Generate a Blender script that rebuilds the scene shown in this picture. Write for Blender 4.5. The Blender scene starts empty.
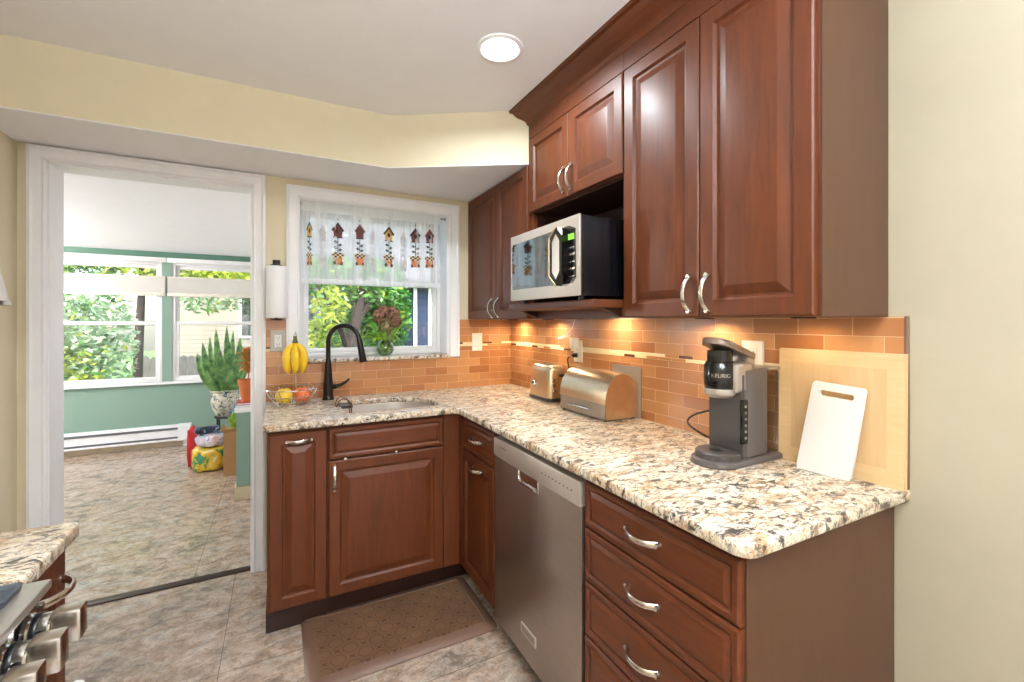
import bpy, bmesh, math, random
from mathutils import Vector, Matrix
random.seed(7)
S = bpy.context.scene
COL = S.collection
R = math.radians

# ------------------------------------------------------------------ camera
cam = bpy.data.cameras.new('camera'); camo = bpy.data.objects.new('camera', cam); COL.objects.link(camo)
camo.location = (0, 0, 1.351); camo.rotation_euler = (R(90), 0, R(-27.59))
cam.sensor_width = 36; cam.lens = 446.2 * 36 / 1024; cam.shift_y = -19.6 / 1024; cam.clip_start = .02
S.camera = camo

# ------------------------------------------------------------------ world, sun, exposure
S.view_settings.view_transform = 'Standard'; S.view_settings.look = 'None'
S.view_settings.gamma = 1; S.view_settings.use_curve_mapping = False
S.view_settings.exposure = 0.0
w = bpy.data.worlds.new('sky'); S.world = w; w.use_nodes = True
nt = w.node_tree; nt.nodes.clear()
sky = nt.nodes.new('ShaderNodeTexSky'); sky.sky_type = 'NISHITA'; sky.sun_disc = False
sky.sun_elevation = R(48); sky.sun_rotation = R(200); sky.air_density = 1.2; sky.dust_density = 2.5
bg = nt.nodes.new('ShaderNodeBackground'); bg.inputs['Strength'].default_value = 1.0
wo = nt.nodes.new('ShaderNodeOutputWorld')
nt.links.new(sky.outputs[0], bg.inputs[0]); nt.links.new(bg.outputs[0], wo.inputs[0])

def lamp(name, kind, loc, energy, color=(1, 1, 1), rot=(0, 0, 0), **k):
    l = bpy.data.lights.new(name, kind); l.energy = energy; l.color = color
    for a, v in k.items(): setattr(l, a, v)
    o = bpy.data.objects.new(name, l); COL.objects.link(o); o.location = loc; o.rotation_euler = rot
    return o
sun = lamp('sun', 'SUN', (0, -5, 10), 3.4, (1, .95, .86), angle=R(1.5))
sun.rotation_euler = Vector((.35, .75, -1.0)).to_track_quat('-Z', 'Y').to_euler()

# ------------------------------------------------------------------ dimensions
XR, YB, XL, ZC = 1.453, 2.783, -1.034, 2.425      # right wall, back wall, left wall, ceiling
ZS, YS = 2.150, 2.36                              # soffit underside and face
YF = -2.3                                         # wall behind the camera
YW = 2.93                                         # outer face of the back wall
CT = .914                                         # worktop height

# ------------------------------------------------------------------ colours and materials
def lin(r, g, b):
    f = lambda c: (c / 255 / 12.92) if c / 255 <= .04045 else ((c / 255 + .055) / 1.055) ** 2.4
    return (f(r), f(g), f(b), 1)

class NT:
    def __init__(s, name):
        s.m = bpy.data.materials.new(name); s.m.use_nodes = True; s.t = s.m.node_tree; s.t.nodes.clear()
        s.out = s.n('OutputMaterial'); s.b = s.n('BsdfPrincipled'); s.l(s.b.outputs[0], s.out.inputs[0])
    def n(s, ty, **k):
        nd = s.t.nodes.new('ShaderNode' + ty)
        for a, v in k.items(): setattr(nd, a, v)
        return nd
    def l(s, a, b): s.t.links.new(a, b)
    def coord(s, scale=(1, 1, 1), rot=(0, 0, 0), loc=(0, 0, 0), kind='Object'):
        c = s.n('TexCoord'); mp = s.n('Mapping'); s.l(c.outputs[kind], mp.inputs[0])
        mp.inputs['Scale'].default_value = scale; mp.inputs['Rotation'].default_value = rot; mp.inputs['Location'].default_value = loc
        return mp.outputs[0]
    def pos(s, scale=(1, 1, 1), rot=(0, 0, 0), loc=(0, 0, 0)):
        g = s.n('NewGeometry'); mp = s.n('Mapping'); s.l(g.outputs['Position'], mp.inputs[0])
        mp.inputs['Scale'].default_value = scale; mp.inputs['Rotation'].default_value = rot; mp.inputs['Location'].default_value = loc
        return mp.outputs[0]
    def noise(s, v, scale, detail=4, rough=.55, dist=0):
        nd = s.n('TexNoise'); s.l(v, nd.inputs['Vector']); nd.inputs['Scale'].default_value = scale
        nd.inputs['Detail'].default_value = detail; nd.inputs['Roughness'].default_value = rough; nd.inputs['Distortion'].default_value = dist
        return nd.outputs[0]
    def ramp(s, f, stops, interp='LINEAR'):
        r = s.n('ValToRGB'); s.l(f, r.inputs[0]); r.color_ramp.interpolation = interp
        e = r.color_ramp.elements
        while len(e) < len(stops): e.new(.5)
        for x, (p, c) in zip(e, stops): x.position = p; x.color = c if len(c) == 4 else (*c, 1)
        return r.outputs[0]
    def mix(s, f, a, b, mode='MIX'):
        m = s.n('Mix', data_type='RGBA', blend_type=mode)
        for sock, v in ((m.inputs[0], f), (m.inputs[6], a), (m.inputs[7], b)):
            if hasattr(v, 'is_output'): s.l(v, sock)
            else: sock.default_value = v
        return m.outputs[2]
    def math(s, op, a, b=None, c=None):
        m = s.n('Math', operation=op)
        for i, v in enumerate((a, b, c)):
            if v is None: continue
            if hasattr(v, 'is_output'): s.l(v, m.inputs[i])
            else: m.inputs[i].default_value = v
        return m.outputs[0]
    def bump(s, h, strength=.3, dist=.01):
        b = s.n('Bump'); s.l(h, b.inputs['Height']); b.inputs['Strength'].default_value = strength; b.inputs['Distance'].default_value = dist
        s.l(b.outputs[0], s.b.inputs['Normal'])
    def set(s, **k):
        for a, v in k.items():
            i = s.b.inputs[a.replace('_', ' ')]
            if hasattr(v, 'is_output'): s.l(v, i)
            else: i.default_value = v
        return s

W1, W0 = (1, 1, 1, 1), (0, 0, 0, 1)
def paint(name, rgb, rough=.55, metal=0, var=.06, scale=9, bump=0, spec=.5, coat=0):
    t = NT(name); c = lin(*rgb)
    f = t.noise(t.coord(), scale, 3)
    lo = tuple(x * (1 - var) for x in c[:3]) + (1,); hi = tuple(min(1, x * (1 + var)) for x in c[:3]) + (1,)
    t.set(Base_Color=t.ramp(f, [(.3, lo), (.7, hi)]), Roughness=rough, Metallic=metal, Specular_IOR_Level=spec, Coat_Weight=coat)
    if bump: t.bump(t.noise(t.coord(), scale * 12, 3), bump, .004)
    return t.m

def wood(name, dark, light, scale=(9, 9, 1.0), rough=.46, coat=.12, blotch=.5):
    t = NT(name); v = t.coord(scale)
    g = t.noise(v, 5, 6, .65, .4)
    fine = t.noise(t.coord((scale[0] * 9, scale[1] * 9, scale[2] * 5)), 6, 4, .6)
    bl = t.noise(t.coord((2.2, 2.2, 1.1)), 2.2, 2)
    c = t.ramp(g, [(.20, lin(*dark)), (.70, lin(*light))])
    c = t.mix(t.math('MULTIPLY', fine, .30), c, lin(*dark))
    c = t.mix(t.math('MULTIPLY', bl, blotch), c, lin(*[min(255, x * 1.15) for x in light]))
    t.set(Base_Color=c, Roughness=rough, Specular_IOR_Level=.32, Coat_Weight=coat, Coat_Roughness=.30)
    t.bump(fine, .06, .002)
    return t.m

def metal(name, rgb, rough=.28, stretch=(1, 1, 60), amt=.10, metallic=1.0):
    t = NT(name); c = lin(*rgb)
    f = t.noise(t.coord(stretch), 14, 3)
    lo = tuple(x * (1 - amt) for x in c[:3]) + (1,); hi = tuple(min(1, x * (1 + amt)) for x in c[:3]) + (1,)
    t.set(Base_Color=t.ramp(f, [(.3, lo), (.7, hi)]), Metallic=metallic, Roughness=t.math('MULTIPLY_ADD', f, .10, rough - .05))
    return t.m

def granite(name):
    t = NT(name); v = t.pos((1, 1, 1), (0, 0, R(20)))
    vs = t.pos((1.0, 2.0, 1.0), (0, 0, R(24)))
    c = t.ramp(t.noise(vs, 11, 6, .65, .8), [(.30, lin(172, 142, 110)), (.42, lin(206, 188, 160)), (.56, lin(224, 214, 196)), (.72, lin(206, 194, 174))])
    gold = t.ramp(t.noise(vs, 9, 8, .72, 1.4), [(.52, W0), (.60, W1)])
    c = t.mix(t.math('MULTIPLY', gold, .75), c, lin(176, 128, 76))
    white = t.ramp(t.noise(v, 46, 4, .6), [(.54, W0), (.62, W1)])
    c = t.mix(t.math('MULTIPLY', white, .7), c, lin(234, 228, 216))
    brown = t.ramp(t.noise(vs, 24, 8, .78, .9), [(.53, W0), (.59, W1)])
    c = t.mix(t.math('MULTIPLY', brown, .8), c, lin(126, 88, 58))
    mask = t.ramp(t.noise(vs, 7, 3, .6, .6), [(.34, (.40, .40, .40, 1)), (.50, W1)])
    dk = t.ramp(t.noise(t.pos((1, 1.7, 1), (0, 0, R(24))), 30, 7, .76, .8), [(.515, W0), (.56, W1)])
    c = t.mix(t.math('MULTIPLY', t.math('MULTIPLY', dk, mask), .95), c, lin(52, 46, 44))
    fl = t.ramp(t.noise(v, 150, 3, .6), [(.63, W0), (.68, W1)])
    c = t.mix(t.math('MULTIPLY', fl, .8), c, lin(70, 58, 52))
    t.set(Base_Color=c, Roughness=.36, Specular_IOR_Level=.4)
    return t.m

def tile_wall(name, axis):
    t = NT(name); g = t.n('NewGeometry'); sp = t.n('SeparateXYZ'); t.l(g.outputs['Position'], sp.inputs[0])
    cb = t.n('CombineXYZ'); t.l(sp.outputs[axis], cb.inputs[0]); t.l(t.math('SUBTRACT', sp.outputs[2], .9035), cb.inputs[1])
    br = t.n('TexBrick'); t.l(cb.outputs[0], br.inputs['Vector'])
    br.inputs['Scale'].default_value = 1; br.inputs['Brick Width'].default_value = .150; br.inputs['Row Height'].default_value = .0508
    br.inputs['Mortar Size'].default_value = .0008; br.inputs['Mortar Smooth'].default_value = .1; br.inputs['Bias'].default_value = -.1
    br.inputs['Color1'].default_value = lin(170, 112, 68); br.inputs['Color2'].default_value = lin(206, 150, 98)
    br.inputs['Mortar'].default_value = lin(238, 204, 160)
    cl = t.noise(t.pos((6, 6, 6)), 2.2, 4, .6)
    c = t.mix(t.math('MULTIPLY', cl, .35), br.outputs[0], lin(148, 90, 54))
    t.set(Base_Color=c, Roughness=t.math('MULTIPLY_ADD', br.outputs[1], .5, .20), Coat_Weight=.5, Coat_Roughness=.12)
    h = t.math('SUBTRACT', t.math('MULTIPLY', cl, .25), br.outputs[1])
    t.bump(h, .35, .003)
    return t.m

def mosaic(name, axis):
    t = NT(name); g = t.n('NewGeometry'); sp = t.n('SeparateXYZ'); t.l(g.outputs['Position'], sp.inputs[0])
    cb = t.n('CombineXYZ'); t.l(sp.outputs[axis], cb.inputs[0]); t.l(t.math('SUBTRACT', sp.outputs[2], 1.1865), cb.inputs[1])
    br = t.n('TexBrick'); t.l(cb.outputs[0], br.inputs['Vector'])
    br.inputs['Scale'].default_value = 1; br.inputs['Brick Width'].default_value = .072; br.inputs['Row Height'].default_value = .0135
    br.inputs['Mortar Size'].default_value = .0008; br.inputs['Bias'].default_value = 0
    br.inputs['Color1'].default_value = W0; br.inputs['Color2'].default_value = W1; br.inputs['Mortar'].default_value = (.5, .5, .5, 1)
    c = t.ramp(br.outputs[0], [(0, lin(96, 58, 34)), (.16, lin(190, 130, 78)), (.34, lin(236, 214, 170)), (.7, lin(240, 224, 190))], 'CONSTANT')
    t.set(Base_Color=c, Roughness=.2)
    t.bump(t.math('SUBTRACT', 1.0, br.outputs[1]), .3, .002)
    return t.m

def floor_tile(name, ox, oy, bw=.812):
    t = NT(name); v = t.pos(loc=(ox, oy, 0))
    br = t.n('TexBrick'); br.offset = 0; t.l(v, br.inputs['Vector'])
    br.inputs['Scale'].default_value = 1; br.inputs['Brick Width'].default_value = bw; br.inputs['Row Height'].default_value = .406
    br.inputs['Mortar Size'].default_value = .0016; br.inputs['Mortar Smooth'].default_value = 0
    br.inputs['Color1'].default_value = W0; br.inputs['Color2'].default_value = W1; br.inputs['Mortar'].default_value = (.5, .5, .5, 1)
    p = t.pos((1, 1.3, 1), (0, 0, R(12)))
    a = t.noise(p, 4.0, 8, .62, .9); b = t.noise(t.pos((1, 1.4, 1), (0, 0, R(25))), 13, 8, .72, .8); d = t.noise(t.pos(), 70, 5, .7)
    c = t.ramp(a, [(.30, lin(110, 97, 88)), (.42, lin(152, 138, 126)), (.52, lin(178, 152, 132)), (.62, lin(176, 166, 158)), (.74, lin(138, 114, 96))])
    c = t.mix(t.ramp(b, [(.46, W0), (.70, (.75, .75, .75, 1))]), c, lin(220, 204, 186))
    c = t.mix(t.ramp(b, [(.28, (.75, .75, .75, 1)), (.50, W0)]), c, lin(72, 56, 48))
    c = t.mix(t.math('MULTIPLY', t.ramp(d, [(.5, W0), (.64, W1)]), .5), c, lin(92, 76, 66))
    c = t.mix(t.math('MULTIPLY', br.outputs[0], .10), c, lin(190, 170, 150))
    c = t.mix(t.math('MULTIPLY', br.outputs[1], .8), c, lin(84, 68, 58))
    t.set(Base_Color=c, Roughness=t.math('MULTIPLY_ADD', b, .18, .12))
    t.bump(t.math('SUBTRACT', t.math('MULTIPLY', b, .5), br.outputs[1]), .14, .004)
    return t.m

def glass(name, rgb=(255, 255, 255), mixf=.10, rough=.0):
    t = NT(name); tr = t.n('BsdfTransparent'); gl = t.n('BsdfGlossy'); mx = t.n('MixShader')
    tr.inputs[0].default_value = lin(*rgb); gl.inputs['Roughness'].default_value = rough
    fr = t.n('Fresnel'); fr.inputs[0].default_value = 1.45
    t.l(t.math('MULTIPLY_ADD', fr.outputs[0], .6, mixf * .2), mx.inputs[0]); t.l(tr.outputs[0], mx.inputs[1]); t.l(gl.outputs[0], mx.inputs[2])
    t.t.nodes.remove(t.b); t.l(mx.outputs[0], t.out.inputs[0])
    return t.m

def glow(name, rgb, strength):
    t = NT(name); t.set(Base_Color=lin(*rgb), Emission_Color=lin(*rgb), Emission_Strength=strength); return t.m

def sheer(name):
    t = NT(name); tr = t.n('BsdfTransparent'); di = t.n('BsdfDiffuse'); tl = t.n('BsdfTranslucent'); m1 = t.n('MixShader'); m2 = t.n('MixShader')
    di.inputs[0].default_value = lin(254, 254, 254); tl.inputs[0].default_value = lin(250, 250, 252)
    m1.inputs[0].default_value = .35; t.l(di.outputs[0], m1.inputs[1]); t.l(tl.outputs[0], m1.inputs[2])
    fold = t.ramp(t.noise(t.pos((26, 1, 1.2)), 1.0, 3, .6), [(.38, (.46, .46, .46, 1)), (.52, (.60, .60, .60, 1)), (.64, (.86, .86, .86, 1))])
    g = t.n('NewGeometry'); sp = t.n('SeparateXYZ'); t.l(g.outputs['Position'], sp.inputs[0])
    hem = t.math('MAXIMUM', t.math('GREATER_THAN', sp.outputs[2], 1.982), t.math('LESS_THAN', sp.outputs[2], 1.598))   # doubled cloth
    lace = t.math('MULTIPLY', t.noise(t.pos(), 70, 4, .6), .16)
    t.l(t.math('ADD', t.math('MAXIMUM', fold, t.math('MULTIPLY', hem, .80)), t.math('SUBTRACT', lace, .08)), m2.inputs[0])
    t.l(tr.outputs[0], m2.inputs[1]); t.l(m1.outputs[0], m2.inputs[2])
    t.t.nodes.remove(t.b); t.l(m2.outputs[0], t.out.inputs[0])
    return t.m

def leafmat(name, a, b, scale=6, rough=.5, trans=.25):
    t = NT(name); f = t.noise(t.pos(), scale, 3)
    t.set(Base_Color=t.ramp(f, [(.32, lin(*a)), (.68, lin(*b))]), Roughness=rough)
    tl = t.n('BsdfTranslucent'); tl.inputs[0].default_value = lin(*b); mx = t.n('MixShader'); mx.inputs[0].default_value = trans
    t.l(t.b.outputs[0], mx.inputs[1]); t.l(tl.outputs[0], mx.inputs[2]); t.l(mx.outputs[0], t.out.inputs[0])
    return t.m

def siding(name, rgb, pitch=.11):
    t = NT(name); g = t.n('NewGeometry'); sp = t.n('SeparateXYZ'); t.l(g.outputs['Position'], sp.inputs[0])
    fr = t.math('FRACT', t.math('DIVIDE', sp.outputs[2], pitch))
    c = lin(*rgb); d = tuple(x * .55 for x in c[:3]) + (1,)
    t.set(Base_Color=t.ramp(fr, [(.0, d), (.09, c)], 'CONSTANT'), Roughness=.6); t.bump(fr, .5, .02)
    return t.m

def matmat(name):
    t = NT(name); g = t.n('NewGeometry'); sp = t.n('SeparateXYZ'); t.l(g.outputs['Position'], sp.inputs[0])
    k = 2 * math.pi / .104
    a = t.math('COSINE', t.math('MULTIPLY', sp.outputs[0], k)); b = t.math('COSINE', t.math('MULTIPLY', sp.outputs[1], k))
    f = t.math('ADD', a, b)
    l1 = t.math('LESS_THAN', t.math('ABSOLUTE', t.math('SUBTRACT', t.math('ABSOLUTE', f), .85)), .13)
    l2 = t.math('LESS_THAN', t.math('ABSOLUTE', f), .08)
    ln = t.math('MAXIMUM', l1, l2)
    n = t.noise(t.pos(), 7, 4)
    c = t.mix(n, lin(88, 63, 46), lin(128, 96, 70))
    c = t.mix(t.math('MULTIPLY', ln, .8), c, lin(64, 44, 30))
    t.set(Base_Color=c, Roughness=.42); t.bump(t.math('SUBTRACT', 1, ln), .5, .003)
    return t.m

M = {}
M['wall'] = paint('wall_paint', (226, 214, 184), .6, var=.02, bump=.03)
M['wallr'] = paint('wall_paint_shaded', (178, 170, 148), .45, var=.02, bump=.05)  # same beige as the other walls, darkened here for its weaker light
M['ceil'] = paint('ceiling_paint', (244, 244, 247), .7, var=.01)
M['white'] = paint('white_trim_paint', (246, 246, 249), .35, var=.02)
M['vinyl'] = paint('white_vinyl', (240, 240, 240), .3, var=.01)
M['green'] = paint('sage_green_paint', (132, 162, 147), .5, var=.03, scale=3)
M['dgreen'] = paint('green_trim_paint', (90, 130, 111), .45, var=.04)
M['tan'] = paint('tan_vinyl_base', (206, 190, 160), .5)
M['cherry'] = wood('cherry_wood', (46, 21, 9), (102, 51, 23))
M['cherryh'] = wood('cherry_wood_crosswise', (46, 21, 9), (102, 51, 23), (9, 1.0, 9))
M['cherryx'] = wood('cherry_wood_back_run', (46, 21, 9), (102, 51, 23), (1.0, 9, 9))
M['endp'] = wood('cherry_end_panel', (70, 44, 29), (82, 53, 36), (5, 5, .6), .45, .1, .2)
M['dwood'] = wood('dark_wood', (36, 19, 13), (50, 27, 18), rough=.4)
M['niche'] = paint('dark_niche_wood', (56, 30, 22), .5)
M['granite'] = granite('granite')
M['tiley'] = tile_wall('copper_glaze_tile_side', 1)
M['tilex'] = tile_wall('copper_glaze_tile_back', 0)
M['tedge'] = paint('tile_edge_bronze', (112, 84, 66), .4)
M['mosy'] = mosaic('mosaic_side', 1); M['mosx'] = mosaic('mosaic_back', 0)
M['floor'] = floor_tile('slate_vinyl_floor', .205 + 1.218 * 3, -2.44 + .406 * 12, 1.218)
M['floor2'] = floor_tile('slate_vinyl_sunroom', .395 + .812 * 5, -3.4 + .406 * 9)
M['steel'] = metal('brushed_steel', (176, 168, 160), .30, (1, 60, 1))
M['dwsteel'] = metal('dishwasher_steel', (168, 156, 148), .33, (1, 1, 40), .10, .92)
M['strip'] = metal('control_strip_steel', (206, 198, 190), .38, (1, 60, 1), .06, .6)
M['silverb'] = metal('bright_badge', (226, 222, 216), .4, (1, 30, 1), .05, .4)
M['nickel'] = metal('satin_nickel', (206, 200, 192), .25)
M['chrome'] = metal('polished_chrome', (214, 214, 214), .10)
M['champ'] = metal('warm_steel', (222, 200, 168), .30, (1, 50, 1))
M['bronze'] = paint('oil_rubbed_bronze', (40, 34, 32), .32, .6, var=.15)
M['bronzel'] = paint('brown_bronze', (92, 66, 46), .35, .5)
M['black'] = paint('black_plastic', (20, 20, 22), .3)
M['mwcase'] = paint('microwave_case', (11, 12, 16), .22, spec=.35)
M['blackg'] = paint('black_gloss', (10, 10, 12), .08)
M['char'] = paint('charcoal_plastic', (84, 78, 76), .38)
M['char2'] = paint('dark_taupe_plastic', (66, 60, 58), .42)
M['silverp'] = paint('silver_plastic', (172, 164, 156), .3, .6)
M['taupe'] = paint('taupe_plastic', (134, 118, 106), .3, .4)
M['mat'] = matmat('mat_pattern'); M['matb'] = paint('brown_rubber', (110, 82, 66), .42)
M['maple'] = wood('maple', (194, 158, 114), (210, 178, 136), (14, 14, 1.2), .45, 0, .2)
M['maple2'] = wood('maple_crosswise', (202, 168, 122), (218, 188, 144), (14, 1.2, 14), .45, 0, .2)
M['whitep'] = paint('white_plastic', (228, 226, 222), .4, var=.01)
M['paper'] = paint('paper_towel', (246, 246, 248), .9, var=.02, bump=.25)
M['plate'] = paint('outlet_plate_white', (234, 228, 214), .35)
M['plateg'] = paint('outlet_plate_grey', (176, 170, 158), .35)
M['slot'] = paint('slot_dark', (40, 36, 34), .6)
M['glass'] = glass('window_glass'); M['clear'] = glass('clear_plastic', (240, 236, 230), .3)
M['bowlg'] = glass('vase_glass', (226, 240, 214), .3)
M['mwglass'] = paint('microwave_door_glass', (150, 154, 154), .04, 1.0)
M['sheer'] = sheer('sheer_lace')
M['lamp'] = glow('lamp_lens', (255, 252, 244), 9); M['lcd'] = glow('green_display', (120, 190, 60), .9)
M['puck'] = glow('puck_lens', (255, 214, 150), 4)
M['banana'] = paint('banana_skin', (240, 196, 40), .45, var=.12, scale=20); M['bstem'] = paint('banana_stem', (96, 104, 50), .6)
M['yfruit'] = paint('yellow_fruit', (226, 190, 50), .35, var=.15, scale=14)
M['rfruit'] = paint('orange_red_fruit', (222, 112, 62), .35, var=.25, scale=22)
M['leaf'] = leafmat('green_leaf', (44, 98, 46), (96, 152, 84), 12)
M['snake'] = leafmat('snake_plant_leaf', (38, 100, 52), (140, 182, 110), 18, .35, .15)
M['croton'] = leafmat('variegated_leaf', (104, 116, 48), (224, 140, 64), 15)
M['pothos'] = leafmat('pothos_leaf', (92, 150, 40), (176, 206, 84), 20)
M['dried'] = leafmat('dried_flower', (110, 74, 66), (178, 130, 108), 40, .8, .1)
M['dried2'] = leafmat('dried_flower_green', (118, 112, 70), (164, 136, 104), 40, .8, .1)
M['terra'] = paint('terracotta', (206, 112, 58), .6)
M['soil'] = paint('soil', (60, 46, 36), .9)
M['card'] = paint('cardboard', (176, 134, 88), .8)
M['iron'] = paint('black_iron', (34, 34, 38), .5)
M['heat'] = paint('heater_enamel', (232, 234, 236), .35); M['hslot'] = paint('heater_slot', (96, 100, 104), .6)
M['shade'] = leafmat('cellular_shade', (240, 232, 224), (248, 244, 240), 3, .8, .45)
M['cooktop'] = metal('cooktop_steel', (176, 170, 162), .35, (40, 1, 1), .08, .7)
M['rest'] = paint('slate_blue_ceramic', (58, 66, 76), .4)
M['towel'] = paint('white_cotton', (232, 232, 230), .9, bump=.3)
M['red'] = paint('red', (196, 36, 44), .5); M['navy'] = paint('navy', (40, 52, 78), .5); M['blue'] = paint('blue', (50, 128, 176), .45)
def pot_pattern():
    t = NT('painted_ceramic'); f = t.noise(t.coord(), 22, 5, .7, 1.2)
    t.set(Base_Color=t.ramp(f, [(.40, lin(70, 96, 104)), (.48, lin(196, 190, 160)), (.58, lin(226, 224, 212)), (.66, lin(120, 116, 72))]), Roughness=.2); return t.m
M['ceramic'] = pot_pattern()
def bag_print(name, cols, scale=9):
    t = NT(name); f = t.noise(t.coord(), scale, 4, .6, 1.0); n = len(cols)
    t.set(Base_Color=t.ramp(f, [(.28 + .44 * i / (n - 1), lin(*c)) for i, c in enumerate(cols)], 'CONSTANT'), Roughness=.3); return t.m
M['bag1'] = bag_print('printed_bag_yellow', [(36, 128, 176), (70, 140, 70), (214, 182, 56), (226, 196, 70), (228, 228, 224), (42, 120, 170)])
M['bag2'] = bag_print('printed_bag_blue', [(52, 72, 120), (190, 204, 226), (226, 210, 216), (110, 130, 186), (236, 236, 240)])
M['bag3'] = bag_print('printed_bag_stripe', [(24, 28, 40), (44, 60, 92), (150, 170, 190), (30, 34, 46)], 14)
M['grass'] = leafmat('lawn', (70, 110, 44), (120, 150, 66), 3, .9, 0)
M['bark'] = paint('bark', (58, 46, 40), .9, var=.3, scale=14, bump=.5)
M['lf1'] = leafmat('tree_leaf_green', (52, 110, 44), (112, 168, 72), 3)
M['lf2'] = leafmat('tree_leaf_yellow', (140, 170, 52), (214, 218, 92), 3)
M['lf3'] = leafmat('tree_leaf_pale', (126, 158, 122), (190, 208, 172), 3)
M['lf4'] = leafmat('tree_leaf_dark', (34, 78, 44), (70, 120, 66), 3)
M['sid'] = siding('cream_siding', (178, 170, 154)); M['sidg'] = siding('grey_siding', (104, 108, 116), .13); M['sidb'] = siding('blue_siding', (38, 54, 82), .14)
M['fence'] = paint('weathered_fence', (128, 122, 118), .9, var=.2, scale=6)
M['roof'] = paint('grey_shingle', (110, 108, 108), .9, var=.2, scale=20)

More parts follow.
